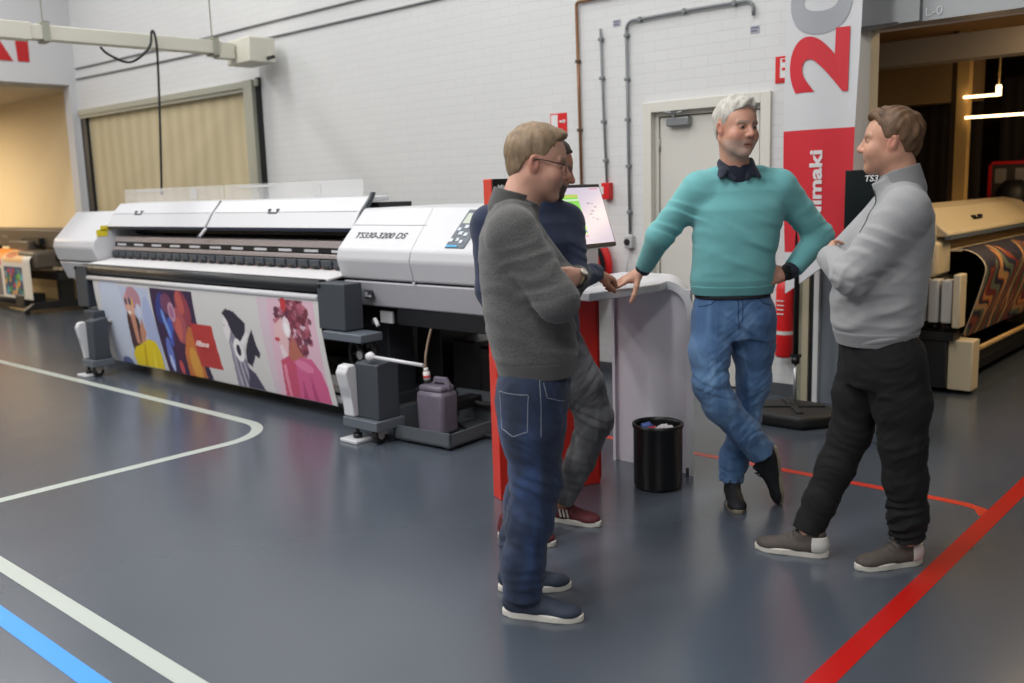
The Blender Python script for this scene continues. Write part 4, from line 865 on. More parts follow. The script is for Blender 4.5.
        for a in range(8):
            for b in range(a+1, 8):
                if np.abs(c8[a]-c8[b]).sum() != 1: continue
                m = neg[:, a] != neg[:, b]; t = V8[m, a]/(V8[m, a]-V8[m, b])
                acc[m] += c8[a] + t[:, None]*(c8[b]-c8[a]); cnt[m] += 1
        X = lo + (cells + acc/cnt[:, None])*h
        srt = np.argsort(ck); ks = ck[srt]; quads = []
        for ax in range(3):
            e = np.zeros(3, int); e[ax] = 1; u = np.zeros(3, int); u[(ax+1) % 3] = 1; w = np.zeros(3, int); w[(ax+2) % 3] = 1
            ia, ib = 0, int(e @ A_(4, 2, 1))
            m = neg[:, 0] != neg[:, ib]; base = ck[m]; inside0 = neg[m, 0]
            ids = []; ok = np.ones(len(base), bool)
            for o_ in (0*u, -u, -u-w, -w):
                kk = base + int((o_[0]*N[1]+o_[1])*N[2]+o_[2]); j = np.clip(np.searchsorted(ks, kk), 0, len(ks)-1); ok &= ks[j] == kk; ids.append(srt[j])
            q = np.stack(ids, -1); q[~inside0] = q[~inside0][:, ::-1]; quads.append(q[ok])
        return X, np.concatenate(quads)
def seg_dist(p, a, b):
    a = A_(*a); b = A_(*b); ba = b-a; t = np.clip((p-a) @ ba/(ba @ ba), 0, 1); return np.linalg.norm(p-a-t[:, None]*ba, axis=1)

# ---------------------------------------------------------------- head, hands, shoes
def sculpt_head(S, c, R, k_, neck_to, female=False, beard=False, jaw=1.0, gaunt=0.0):
    """c centre between the ears, k_ scale"""
    S.frame(R, c, k_)
    S.ell((-.014, 0, .038), (.096, .077, .086), .02)
    S.ell((.022, 0, .012), (.078, .068, .085), .03)
    S.ell((.028, 0, -.045), (.066, .0605*jaw, .060), .03)
    S.cone((-.01, .048*jaw, -.05), (.062, .018, -.098), .018, .018, .03); S.cone((-.01, -.048*jaw, -.05), (.062, -.018, -.098), .018, .018, .03)
    S.ell((.075, 0, -.101), (.020, .024, .018), .022)
    for s_ in (1, -1): S.ell((.046, .036*s_, -.060), (.032, .020, .032), .03)
    for s_ in (1, -1):
        S.ell((.066, .043*s_, -.033), (.022, .022, .022), .03)
        S.ell((.093, .031*s_, .003), (.016, .021, .012), .014, -1)
        S.ell((.0785, .031*s_, .001), (.0135, .0155, .0115), .005)
        S.cone((.087, .012*s_, .0205), (.078, .046*s_, .021), .0085, .007, .012)
        S.ell((-.004, .079*s_, -.008), (.017, .0085, .032), .006, 1, rotm(0, -12, 14*s_)); S.ell((.002, .087*s_, -.004), (.009, .006, .018), .005, -1, rotm(0, -12, 0))
        S.ell((.1, .0125*s_, -.034), (.012, .009, .009), .008)
    S.cone((.088, 0, .014), (.114, 0, -.026), .0085, .0115, .012); S.ell((.113, 0, -.031), (.0125, .0115, .010), .006)
    S.ell((.080, 0, -.058), (.018, .028, .020), .018)
    S.cone((.0915, -.015, -.0655), (.0915, .015, -.0655), .0050, .0050, .008); S.cone((.0905, -.013, -.0770), (.0905, .013, -.0770), .0058, .0058, .008)
    S.cone((.101, -.022, -.0715), (.101, .022, -.0715), .0030, .0030, .004, -1)
    S.frame()
    a = R @ (A_(-.022, 0, -.045)*k_) + A_(*c)
    S.cone(a, neck_to, .056*k_, .064*k_, .03)
    t2 = R @ (A_(.012, 0, -.070)*k_) + A_(*c); S.cone(t2, A_(*neck_to)+A_(.012, 0, 0), .036*k_, .048*k_, .03)
def skin_colors(X, c, R, k_, base='#c79a86', brow='#7a6653', lips='#a8645c', stubble=None, sfrom=-.05, red=.35):
    q = (X-A_(*c)) @ R / k_; C = np.tile(np.array(lin(base)), (len(X), 1))
    n = .5+.5*np.sin(X[:, 0]*90+3*np.sin(X[:, 1]*70))*np.sin(X[:, 2]*80+2*np.sin(X[:, 0]*60)); C *= (.95+.08*n)[:, None]
    def blend(w, col): 
        w = np.clip(w, 0, 1)[:, None]; C[:] = C*(1-w) + np.array(lin(col))*w
    g = lambda cx, cy, cz, r: np.exp(-(((q-A_(cx, cy, cz))/A_(*r))**2).sum(1))
    for s_ in (1, -1):
        blend(red*g(.07, .045*s_, -.03, (.03, .025, .025)), '#bf6f5f'); blend(.6*g(0, .085*s_, -.01, (.03, .02, .04)), '#c07868')
    blend(red*g(.115, 0, -.03, (.02, .02, .02)), '#bf6f5f')
    if stubble:
        m = (q[:, 0] > .0) & (q[:, 2] < sfrom) & (q[:, 2] > -.14); w = m*np.clip((sfrom-q[:, 2])/.015, 0, 1)*np.clip((q[:, 0])/.03, 0, 1)*(np.linalg.norm(q-A_(.095, 0, -.071), axis=1) > .016)
        blend(w*stubble[1], stubble[0])
    for s_ in (1, -1):
        e = seg_dist(q, (.094, .014*s_, .022), (.082, .045*s_, .023)); blend((e < .0095)*.6, brow)
    m = (q[:, 0] > .088) & (np.abs(q[:, 1]) < .023); blend((m & (np.abs(q[:, 2]+.0715) < .0095))*.5, lips)
    blend((m & (np.abs(q[:, 2]+.0712) < .0026))*.8, '#5a2f2b')
    for s_ in (1, -1):
        e = q - A_(.088, .031*s_, .001); rr = np.sqrt((e[:, 1]/.013)**2 + (e[:, 2]/.0046)**2); f = q[:, 0] > .078
        blend(((rr < 1.25) & f)*.6, '#8a5a4c'); blend(((rr < 1) & f)*1., '#a39a94'); ir = np.sqrt(e[:, 1]**2+e[:, 2]**2); blend(((ir < .0068) & (rr < 1) & f)*1., '#2b3034')
        blend((f & (rr < 1.5) & (e[:, 2] > .0045) & (e[:, 2] < .0085) & (np.abs(e[:, 1]) < .015))*.6, '#6b4a40')
        rn = np.linalg.norm(q-A_(.112, .0085*s_, -.0425), axis=1); blend((rn < .0045)*.8, '#5a2f2b')
    return C
def hair_mesh(c, R, k_, name, m, parent, line, vol=.014, top=.02, wave=.004, freq=170, tuft=(0, 0), seed=0, h=.0035, back=-.075):
    """line: (x, z) pairs giving the hairline seen from the side, x from the nape to the forehead"""
    S = Sculpt(); S.frame(R, c, k_); lx = np.array([p[0] for p in line]); lz = np.array([p[1] for p in line]); Rm, cc = R, A_(*c)
    S.ell((-.015, 0, .040), (.097+vol*.5, .0820+vol*.25, .086+vol), .012)
    S.ell((.012, 0, .062), (.074+vol*.4, .060+vol*.3, .052+top), .03)
    S.ell((-.040, 0, -.015), (.058+vol*.3, .063+vol*.2, .062), .02)
    if tuft[0]: S.ell((.062, tuft[1], .102), (.028, .035, .012+tuft[0]), .03)
    def reg(p):
        q = (p-cc) @ Rm / k_; ln_ = np.interp(q[:, 0], lx, lz) + .006*np.sin(q[:, 1]*freq*.7+seed) + .02*np.clip((np.abs(q[:, 1])-.05)/.02, 0, 1)*(q[:, 0] > .05)*-1
        return np.maximum(ln_ - q[:, 2], (q[:, 0] - (.092+vol*.3)))*.8*k_*-1
    S.frame(); S.add(lambda p: reg(p), cc-.3, cc+.3, .006, -1)
    # reg is negated twice: keep region above the line
    def strands(p):
        q = (p-cc) @ Rm / k_
        a = np.sin(q[:, 1]*freq + 5*np.sin(q[:, 0]*38+seed) + 3*np.sin(q[:, 2]*30)) ; b = np.sin(q[:, 0]*freq*.8 + 4*np.sin(q[:, 1]*50+seed*2) + q[:, 2]*60); 
        return wave*(.6*a + .5*b) + wave*.8*np.sin(q[:, 0]*55+q[:, 1]*35+seed)*np.sin(q[:, 2]*48)
    S.disp.append(strands)
    X, Q = S.mesh(h); return npmesh(name, X, Q, m, parent)
def hand(S, w, d, n, side, curls=(25, 30, 35, 40), spread=4, thumb=(.6, .3), sc_=1.0, k=.0045, fork=0):
    """w wrist, d direction of the fingers, n back-of-hand normal; side +1: thumb on the +cross(n,d) side"""
    d = A_(*d); d = d/np.linalg.norm(d); n = A_(*n); n = n - d*(n @ d); n = n/np.linalg.norm(n); t = np.cross(n, d)*side
    R = np.stack([d, t, n], 1); S.frame(R, w, sc_)
    S.cone((-.03, 0, 0), (.02, 0, 0), .026, .027, .015, flat=((0, 0, 1), .72))
    S.cone((.02, .016, 0), (.082, .022, .002), .019, .0135, .012, flat=((0, 0, 1), .85)); S.cone((.018, -.012, 0), (.078, -.024, 0), .019, .012, .012, flat=((0, 0, 1), .85)); S.cone((.02, 0, 0), (.084, 0, .003), .02, .014, .014, flat=((0, 0, 1), .8))
    S.ell((.035, .022, -.010), (.028, .016, .014), .012); S.ell((.035, -.022, -.008), (.03, .013, .012), .012)
    ys = (.030, .0105, -.0095, -.028); ls = (.070, .078, .072, .057); rr = (.0092, .0095, .0090, .0078); bx = (.083, .088, .084, .075)
    for i in range(4):
        p = A_(bx[i], ys[i], .001); a = 0; yaw = math.radians(spread*(1.5-i)); L = ls[i]
        for j, (fr, cu) in enumerate(((.44, .8), (.31, 1.2), (.25, .9))):
            a += math.radians(curls[i]*cu); dr = A_(math.cos(a)*math.cos(yaw), math.sin(yaw)*math.cos(a), -math.sin(a)); q = p + dr*L*fr
            r0 = rr[i]*(1-.10*j); S.cone(p, q, r0, r0*.92, k if j == 0 else .003); p = q
    o, f = thumb
    p0 = A_(.015, .022, -.006); p1 = p0 + A_(.030, .024*o+.006, -.012*f-.003); p2 = p1 + A_(.030, .022*o-.004, -.012*f-.002); p3 = p2 + A_(.024, .010*o-.006, -.010*f)
    S.cone(p0, p1, .016, .0125, .012); S.cone(p1, p2, .0118, .0108, .004); S.cone(p2, p3, .0108, .0088, .004); S.frame()

def shoe(parent, ankle, heel, toe, up=(0, 0, 1), kind='sneaker', cols=('#333', '#eee'), name='shoe', label=None, lift=0.0):
    """heel, toe: ground points of the sole (parent's local space)"""
    heel = A_(*heel); toe = A_(*toe); x = toe-heel; L = np.linalg.norm(x); x = x/L; up = A_(*up); y = np.cross(up, x); y = y/np.linalg.norm(y); z = np.cross(x, y); R = np.stack([x, y, z], 1)
    s_ = L/.29; k_ = 1.0; base = Matrix(((x[0], y[0], z[0], heel[0]), (x[1], y[1], z[1], heel[1]), (x[2], y[2], z[2], heel[2]), (0, 0, 0, 1)))
    up_m = mat('shoe_'+cols[0], cols[0], .7, vary=.10, vscale=40, bump=.2, bscale=300); so_m = mat('sole_'+cols[1], cols[1], .5)
    S = Sculpt(); st = .026 if kind == 'sneaker' else .018
    S.frame(R, heel, 1.0)
    f = s_
    S.ell((.052*f, 0, st+.022), (.053*f, .037, .045), .02); S.ell((.13*f, 0, st+.010), (.09*f, .041, .034), .025); S.ell((.222*f, 0, st+.002), (.066*f, .045, .030), .02)
    S.cone((.05*f, 0, st+.03), (.055*f, 0, st+.075), .034, .036, .02, flat=((1, 0, 0), 1.25), cap='b'); S.cone((.185*f, 0, st+.018), (.082*f, 0, st+.062), .020, .030, .02); S.cone((.115*f, 0, st+.060), (.085*f, 0, st+.094), .012, .010, .008, flat=((0, 1, 0), 1.7))
    S.frame(); S.plane(heel + z*(st-.006), -z, heel-.4, heel+.4, .002)
    X, Q = S.mesh(.0045); o = npmesh(name, X, Q, up_m, parent)
    if label: o['label'] = label
    # sole outline
    out = []
    for i in range(28):
        t = 2*math.pi*i/28; cx, cy = math.cos(t), math.sin(t); xx = .145*f + .150*f*cx; wd = .040 + .010*math.exp(-((xx/f-.21)/.06)**2) - .006*math.exp(-((xx/f-.12)/.04)**2)
        out.append(Vector((xx, wd*math.copysign(abs(cy)**.75, cy), 0)))
    mb = MB(); mb.prism([base @ p for p in out], base.to_3x3() @ Vector((0, 0, st)), .005 if kind == 'sneaker' else .003)
    mb.build('sole', so_m, o)
    # laces and tongue
    lc = mat('lace_'+cols[2 if len(cols) > 2 else 0], cols[2 if len(cols) > 2 else 0], .8)
    mb = MB()
    for j in range(4):
        xx = (.112+.021*j)*f; zz = st + .078 - .0125*j
        mb.tube([base @ Vector((xx, -.022, zz-.009)), base @ Vector((xx+.006, 0, zz)), base @ Vector((xx, .022, zz-.009))], .0036, 6, 3)
    for sg in (1, -1): mb.tube([base @ Vector((.115*f, 0, st+.080)), base @ Vector((.118*f, .014*sg, st+.092)), base @ Vector((.128*f, .024*sg, st+.078)), base @ Vector((.122*f, .008*sg, st+.078))], .0028, 6, 4)
    mb.build('laces', lc, o)
    return o, base, st, f

def cloth_mat(name, c, bump=.3, bscale=500, vary=.06, rough=.9, sheen=.15, vscale=12):
    return mat(name, c, rough, vary=vary, vscale=vscale, bump=bump, bscale=bscale, sheen=sheen)
def denim_mat(name, base, fade, edge):
    if name in MATS: return MATS[name]
    m = mat(name, base, .85, bump=.35, bscale=420, sheen=.1); nt = m.node_tree; L = nt.links; b = nt.nodes['Principled BSDF']
    tc = nt.nodes.new('ShaderNodeTexCoord'); mp = nt.nodes.new('ShaderNodeMapping'); mp.inputs['Scale'].default_value = (9, 9, 3.2); L.new(tc.outputs['Object'], mp.inputs['Vector'])
    n = nt.nodes.new('ShaderNodeTexNoise'); n.inputs['Scale'].default_value = 1.0; n.inputs['Detail'].default_value = 5; n.inputs['Distortion'].default_value = .8; L.new(mp.outputs[0], n.inputs['Vector'])
    cr = nt.nodes.new('ShaderNodeValToRGB'); L.new(n.outputs['Fac'], cr.inputs['Fac'])
    cr.color_ramp.elements[0].position = .32; cr.color_ramp.elements[0].color = (*lin(edge), 1); cr.color_ramp.elements[1].position = .72; cr.color_ramp.elements[1].color = (*lin(fade), 1)
    e = cr.color_ramp.elements.new(.5); e.color = (*lin(base), 1); L.new(cr.outputs['Color'], b.inputs['Base Color'])
    return m
skin_m = mat('skin', rough=.48, attr=True, spec=.4); skin_m.node_tree.nodes['Principled BSDF'].inputs['Subsurface Weight'].default_value = .06
skin_m.node_tree.nodes['Principled BSDF'].inputs['Subsurface Radius'].default_value = (.02, .008, .004)
def person(loc, heading, label):
    return thing('person', (loc[0], loc[1], 0), math.radians(heading), label, 'person')
def trousers(par, name, m, hipz, hips, legs, waist, hem=None, h=.006, folds=(), k=.05):
    """hips: loft sections; legs: list of (points, radii)"""
    S = Sculpt(); S.loft(hips, .04, 2.3)
    for i, (pts, rs) in enumerate(legs): 
        T = Sculpt(); 
        S.chain(pts, rs, k if i == 0 else .03, cap='end')
    for f in folds: S.fold(f[0], f[1], f[2]*1.5, *f[3:])
    def crease(p):
        u = p[:, 2]*62 + 5*np.sin(p[:, 0]*17+p[:, 1]*9) + 4*np.sin(p[:, 1]*21-p[:, 2]*11+1); g = np.sin(p[:, 0]*29+p[:, 2]*13)*np.sin(p[:, 1]*33-p[:, 2]*17+2)
        return .0024*np.abs(g)*np.sin(u) + .0012*np.sin(u*2.3+p[:, 0]*60)*np.sin(p[:, 1]*70)
    S.disp.append(crease)
    X, Q = S.mesh(h); return npmesh(name, X, Q, m, par)
# ---------------------------------------------------------------- the four men
def knit_mat(name, c, sc_=900, strength=.6, dark=.75):
    m = mat(name, c, .95, sheen=.2); nt = m.node_tree; L = nt.links; b = nt.nodes['Principled BSDF']
    tc = nt.nodes.new('ShaderNodeTexCoord'); v = nt.nodes.new('ShaderNodeTexVoronoi'); v.inputs['Scale'].default_value = sc_; mp = nt.nodes.new('ShaderNodeMapping'); mp.inputs['Scale'].default_value = (1, 1, .8)
    L.new(tc.outputs['Object'], mp.inputs['Vector']); L.new(mp.outputs[0], v.inputs['Vector'])
    cr = nt.nodes.new('ShaderNodeMix'); cr.data_type = 'RGBA'; base = lin(c); cr.inputs['A'].default_value = (*[x*1.15 for x in base], 1); cr.inputs['B'].default_value = (*[x*dark for x in base], 1)
    L.new(v.outputs['Distance'], cr.inputs['Factor']); L.new(cr.outputs['Result'], b.inputs['Base Color'])
    bp = nt.nodes.new('ShaderNodeBump'); bp.inputs['Strength'].default_value = strength; bp.inputs['Distance'].default_value = .003; L.new(v.outputs['Distance'], bp.inputs['Height']); L.new(bp.outputs[0], b.inputs['Normal'])
    return m
def tubes(par, name, m, paths, r, lab=None):
    mb = MB()
    for p in paths: mb.tube(p, r, 6, 3)
    return mb.build(name, m, par, label=lab)

def snap(o, pts, d, off=.001):
    """drops points onto a garment along direction d (all in the person's space)"""
    from mathutils.bvhtree import BVHTree
    bv = BVHTree.FromPolygons([v.co for v in o.data.vertices], [tuple(p.vertices) for p in o.data.polygons]); out = []; d = Vector(d).normalized(); pts = [Vector(p) for p in pts]; q = []
    for i in range(len(pts)-1): q += [pts[i].lerp(pts[i+1], t/5) for t in range(5)]
    for p in q + [pts[-1]]:
        h = bv.ray_cast(p - d*.4, d)
        if h[0] is not None: out.append(h[0] - d*off)
    return out
# ===== man in the charcoal pullover (left), arms crossed, seen from his right side
pL = person((-2.149, 2.424), 40, 'man with glasses in charcoal knitted pullover and dark blue jeans, arms crossed')
hc, hR, hk = (.080, .008, 1.588), rotm(-1, 11, 0), 1.01
S = Sculpt(); sculpt_head(S, hc, hR, hk, (.012, 0, 1.44))
S.loft([(.84, .06, 0, .11, .15), (1.0, .05, 0, .12, .15), (1.25, .02, 0, .11, .17), (1.38, .0, 0, .085, .17), (1.43, .01, 0, .05, .08)], .03)
RS, LS = (0, -.175, 1.365), (0, .175, 1.365); RE, LE = (.140, -.235, 1.140), (.165, .180, 1.155); RW, LW = (.165, -.005, 1.14), (.212, -.055, 1.198)
S.chain([RS, RE, RW], [.045, .036, .026], .03); S.chain([LS, LE, LW], [.045, .036, .026], .03)
S.chain([(.06, -.085, .86), (.05, -.09, .50), (-.015, -.105, .09)], [.075, .05, .035], .03); S.chain([(.06, .085, .86), (.055, .09, .50), (-.035, .12, .09)], [.075, .05, .035], .03)
hand(S, RW, (-.35, 1, .12), (.9, .3, .3), -1, (6, 8, 10, 12), thumb=(.1, .1), sc_=.9); hand(S, (.200, -.098, 1.206), (-.45, -.85, .02), (.85, -.42, .15), 1, (16, 18, 20, 24), thumb=(.5, .2))
S.cone(LW, (.200, -.098, 1.206), .026, .026, .01, flat=((1, 0, 0), .8))
X, Q = S.mesh(.0032); npmesh('body', X, Q, skin_m, pL, skin_colors(X, hc, hR, hk, '#c89a86', '#8a7560', '#a5645a', ('#a88070', .35), -.04))
hairL = mat('hair_dark_blond', '#857057', .6, vary=.30, vscale=60, bump=.6, bscale=160, stretch=(1, 1, .35))
hair_mesh(hc, hR, hk, 'hair', hairL, pL, [(-.12, -.065), (-.085, -.068), (-.05, -.05), (-.03, .005), (-.018, .022), (0, .022), (.016, .0), (.03, .030), (.052, .068), (.075, .090), (.1, .108)], .005, .008, .0020, 160, (.002, 0), 1)
S = Sculpt()
S.loft([(.865, .065, 0, .132, .172), (.90, .065, 0, .140, .18), (.93, .062, 0, .150, .19), (1.02, .048, 0, .158, .195), (1.15, .03, 0, .150, .20), (1.26, .012, 0, .138, .205), (1.34, -.004, 0, .118, .20), (1.40, -.008, 0, .09, .15), (1.445, .0, 0, .07, .09)], .02, 2.3)
S.cone((-.005, .10, 1.40), (0, .165, 1.365), .06, .07, .05); S.cone((-.005, -.10, 1.40), (0, -.165, 1.365), .06, .07, .05)
S.chain([LS, LE], [.078, .062], .035); S.chain([LE, (.212, -.035, 1.193)], [.062, .045], .03, cap='end')
S.chain([(0, -.175, 1.36), RE], [.08, .066], .035); S.chain([RE, (.175, .045, 1.14)], [.066, .05], .03, cap='end')
S.cone((-.012, 0, 1.42), (.004, 0, 1.488), .073, .069, .02, cap='b'); S.cone((.025, 0, 1.41), (.048, 0, 1.462), .055, .05, .02, cap='b')
S.fold((.09, -.24, 1.24), .12, .0055, .055, (.55, 0, -1), 1); S.fold((.14, -.235, 1.15), .10, .006, .05, (1, .4, .3), 2); S.fold((.02, -.17, 1.05), .2, .005, .12, (.5, 0, 1), 3); S.fold((.05, 0, .95), .24, .006, .085, (.15, 0, 1), 5); S.fold((-.08, -.05, 1.2), .16, .004, .10, (.4, .1, 1), 4); S.fold((.22, 0, 1.16), .16, .004, .05, (0, 1, .2), 1)
X, Q = S.mesh(.005); knitL = knit_mat('charcoal_knit', '#545454', 170, .55); swL = npmesh('pullover', X, Q, knitL, pL)
ribL = cloth_mat('charcoal_rib', '#4d4d4d', .4, 300)
S = Sculpt(); S.loft([(.862, .065, 0, .137, .177), (.925, .064, 0, .146, .187)], .01, 2.3); X, Q = S.mesh(.005); npmesh('hem_band', X, Q, ribL, swL)
S = Sculpt(); S.cone((-.012, 0, 1.435), (.005, 0, 1.493), .077, .073, .01, cap='b'); S.cone((-.012, 0, 1.44), (.008, 0, 1.51), .064, .0615, .01, -1); X, Q = S.mesh(.004); npmesh('collar', X, Q, ribL, swL)
S = Sculpt(); S.cone((.214, -.025, 1.191), (.208, -.066, 1.198), .044, .038, .01, cap='ab'); X, Q = S.mesh(.004); npmesh('cuff', X, Q, ribL, swL)
jnL = denim_mat('dark_denim', '#1d2d4a', '#28406a', '#162238')
jo_ = trousers(pL, 'jeans', jnL, 0, [(.70, .045, 0, .118, .165), (.76, .045, 0, .130, .172), (.84, .055, 0, .128, .168), (.90, .062, 0, .120, .160)],
    [([(.045, -.085, .80), (.045, -.09, .66), (.055, -.09, .50), (.03, -.10, .36), (.0, -.105, .20), (-.005, -.105, .075)], [.105, .100, .085, .076, .070, .071]),
     ([(.045, .085, .80), (.04, .09, .66), (.045, .10, .50), (.01, .11, .36), (-.02, .12, .20), (-.03, .12, .075)], [.105, .098, .083, .075, .069, .070])],
    .9, folds=[((.05, -.1, .48), .11, .006, .055, (.3, 0, 1), 1), ((0, -.1, .15), .13, .010, .045, (.1, .1, 1), 2), ((.0, .1, .15), .13, .009, .05, (.1, 0, 1), 4), ((.03, -.1, .30), .12, .006, .08, (.4, 0, 1), 3), ((.06, 0, .74), .12, .004, .06, (1, .4, .6), 1), ((0, -.1, .62), .12, .004, .09, (.5, 0, 1), 2)])
stc = mat('stitch_tan', '#8a8f9a', .8); jl = bpy.data.objects['jeans']
for path in [[(-.062, 0, .825), (.035, 0, .822), (.03, 0, .70), (-.02, 0, .680), (-.058, 0, .70), (-.062, 0, .825)], [(.075, 0, .87), (.078, 0, .78), (.075, 0, .68)], [(.088, 0, .86), (.10, 0, .81), (.16, 0, .785)]]:
    tubes(pL, 'stitching', stc, [snap(jo_, path, (0, 1, 0), .0004)], .0011)
shoe(pL, None, (-.075, -.085, 0), (.205, -.150, 0), kind='sneaker', cols=('#2a3446', '#cfccc4', '#3a465c'))
o_, b_, st_, f_ = shoe(pL, None, (-.10, .115, 0), (.172, .130, 0), kind='sneaker', cols=('#2a3446', '#cfccc4', '#3a465c'))
# glasses
def glasses(par, c, R, k_, m):
    g = MB().use(m); T = lambda p: Vector(R @ (A_(*p)*k_) + A_(*c))
    for s_ in (1, -1):
        g.tube([T((.108 - .006*abs(math.cos(a)+s_*.0), .033*s_+.023*math.cos(a), .0-.001+.0155*math.sin(a))) for a in [2*math.pi*i/16 for i in range(17)]], .0014, 6)
        g.tube([T((.104, .056*s_, .006)), T((.07, .079*s_, .008)), T((.01, .084*s_, .010)), T((-.012, .083*s_, -.002))], .0019, 6, 4)
    g.tube([T((.108, -.011, .004)), T((.112, 0, .007)), T((.108, .011, .004))], .0014, 6, 3)
    go = g.build('glasses', None, par)
    lz = MB().use(mat('lens_glass', '#e8eef2', .03, alpha=.13))
    for s_ in (1, -1): lz.faces_from([T((.1045, .033*s_+.022*math.cos(a), -.001+.0148*math.sin(a))) for a in [2*math.pi*i/16 for i in range(16)]], [tuple(range(16))])
    lz.build('lenses', None, go); return go
glasses(pL, hc, hR, hk, mat('glasses_metal', '#2c2a2a', .3, .5))
w = MB().use(mat('watch_steel', '#8a7a62', .3, .7)).cyl((.208, -.070, 1.199), (.205, -.086, 1.203), .030, n=20); wo = w.build('wristwatch', None, pL)
MB().use(mat('watch_face', '#d3cdbf', .2)).cyl((.230, -.090, 1.218), (.235, -.092, 1.223), .014, n=16).build('watch_face', None, wo)

# ===== man in the teal pullover, leaning on the counter
pT = person((-2.093, 3.899), -48, 'white-haired man in teal pullover and blue jeans leaning on the white counter')
hc, hR, hk = (.085, -.034, 1.738), rotm(24, 3, 2), 1.02
S = Sculpt(); sculpt_head(S, hc, hR, hk, (.03, -.02, 1.56), jaw=1.03)
S.loft([(.95, .035, -.03, .085, .13), (1.1, .04, -.03, .11, .15), (1.35, .04, -.01, .11, .175), (1.48, .03, 0, .08, .17), (1.53, .03, -.01, .05, .08)], .03)
RS, LS = (.03, -.185, 1.475), (.03, .180, 1.475)
RE, RW = (-.035, -.350, 1.268), (-.175, -.408, 1.105)
LE, LW = (-.03, .385, 1.245), (.055, .225, 1.095)
S.chain([RS, RE, RW], [.048, .040, .028], .03); S.chain([LS, LE, LW], [.048, .040, .028], .03)
hand(S, (-.180, -.425, 1.090), (-.02, -.86, -.44), (.30, -.35, .88), 1, (-6, 2, 6, 10), spread=5, thumb=(1.3, 1.6), sc_=1.05)
hand(S, (.068, .195, 1.086), (.42, -.88, -.10), (.80, .42, .25), -1, (10, 11, 13, 16), spread=8, thumb=(.7, .6), sc_=1.05)
S.chain([(.03, .05, .92), (.0, .075, .58), (-.025, 0, .12)], [.06, .045, .034], .03); S.chain([(.05, -.11, .92), (.135, -.145, .59), (.115, .08, .28)], [.06, .045, .034], .03)
X, Q = S.mesh(.0032); npmesh('body', X, Q, skin_m, pT, skin_colors(X, hc, hR, hk, '#c79680', '#8f857c', '#9c5f57', ('#bdb0a8', .45), -.045, .45))
hair_mesh(hc, hR, hk, 'hair', mat('hair_white_grey', '#b7b3ab', .6, vary=.22, vscale=50, bump=.6, bscale=140, stretch=(1, 1, .4)), pT, [(-.12, -.06), (-.085, -.065), (-.05, -.04), (-.03, .005), (-.018, .022), (0, .022), (.016, -.002), (.032, .035), (.052, .066), (.075, .080), (.1, .092)], .008, .018, .0042, 100, (.012, .01), 2.5)
S = Sculpt()
S.loft([(1.005, .035, -.03, .120, .180), (1.03, .035, -.03, .126, .188), (1.07, .038, -.03, .134, .192), (1.16, .042, -.028, .136, .185), (1.28, .04, -.015, .138, .196), (1.38, .035, -.008, .135, .208), (1.46, .025, -.004, .112, .205), (1.51, .025, -.005, .085, .15), (1.545, .03, -.01, .066, .085)], .02, 2.3)
S.cone((.025, .09, 1.515), (.03, .17, 1.475), .058, .068, .05); S.cone((.025, -.10, 1.515), (.03, -.175, 1.475), .058, .068, .05)
S.chain([RS, RE], [.078, .060], .04); S.chain([RE, (-.165, -.402, 1.118)], [.060, .043], .03, cap='end')
S.chain([LS, LE], [.078, .062], .04); S.chain([LE, (.04, .245, 1.105)], [.062, .045], .03, cap='end')
S.cone((.045, -.015, 1.50), (.09, -.02, 1.60), .052, .062, .012, -1)
S.fold((.0, -.27, 1.35), .13, .006, .055, (.2, -.6, -1), 1); S.fold((-.04, -.35, 1.24), .09, .007, .045, (.3, -.6, -.8), 2); S.fold((-.02, .37, 1.25), .10, .007, .045, (.2, -.3, 1), 3); S.fold((0, .27, 1.38), .12, .005, .06, (.1, 1, -.7), 4)
S.fold((.15, .1, 1.22), .17, .005, .10, (.1, .35, 1), 1); S.fold((.15, -.1, 1.12), .16, .006, .09, (.1, -.3, 1), 2); S.fold((.12, -.02, 1.34), .2, .004, .15, (0, .8, 1), 3); S.fold((.1, 0, 1.42), .14, .003, .08, (0, .5, 1), 5)
X, Q = S.mesh(.005); tealm = cloth_mat('teal_knit', '#6badb0', .25, 700, .04); swT = npmesh('pullover', X, Q, tealm, pT)
S = Sculpt(); S.loft([(1.0, .035, -.03, .122, .182), (1.045, .035, -.03, .132, .192)], .01, 2.3); X, Q = S.mesh(.005); npmesh('hem_band', X, Q, cloth_mat('teal_rib', '#62a2a5', .4, 350), swT)
nav = cloth_mat('navy_shirt', '#161d30', .3, 600)
S = Sculpt(); S.cone((.03, -.018, 1.51), (.038, -.02, 1.585), .083, .071, .01, cap='b'); S.cone((.03, -.018, 1.50), (.042, -.02, 1.61), .066, .0605, .008, -1)
for s_ in (1, -1):
    S.cone((.045, -.02+.070*s_, 1.592), (.10, -.02+.072*s_, 1.545), .020, .022, .015, flat=((.4, .8*s_, .4), .5)); S.cone((.10, -.02+.072*s_, 1.545), (.125, -.02+.082*s_, 1.528), .024, .014, .015, flat=((.5, .6*s_, .5), .5)); S.cone((.10, -.02+.060*s_, 1.55), (.128, -.02+.028*s_, 1.515), .018, .010, .012, flat=((.7, .2*s_, .5), .5))
S.cone((.135, -.02, 1.63), (.125, -.02, 1.535), .050, .010, .006, -1)
X, Q = S.mesh(.0035); npmesh('shirt_collar', X, Q, nav, pT)
for a_, b2_, nm in [((-.158, -.398, 1.126), (-.180, -.412, 1.098), 'shirt_cuff'), ((.045, .24, 1.102), (.066, .205, 1.089), 'shirt_cuff')]:
    S = Sculpt(); S.cone(a_, b2_, .040, .037, .008, cap='ab'); X, Q = S.mesh(.0035); npmesh(nm, X, Q, nav, pT)
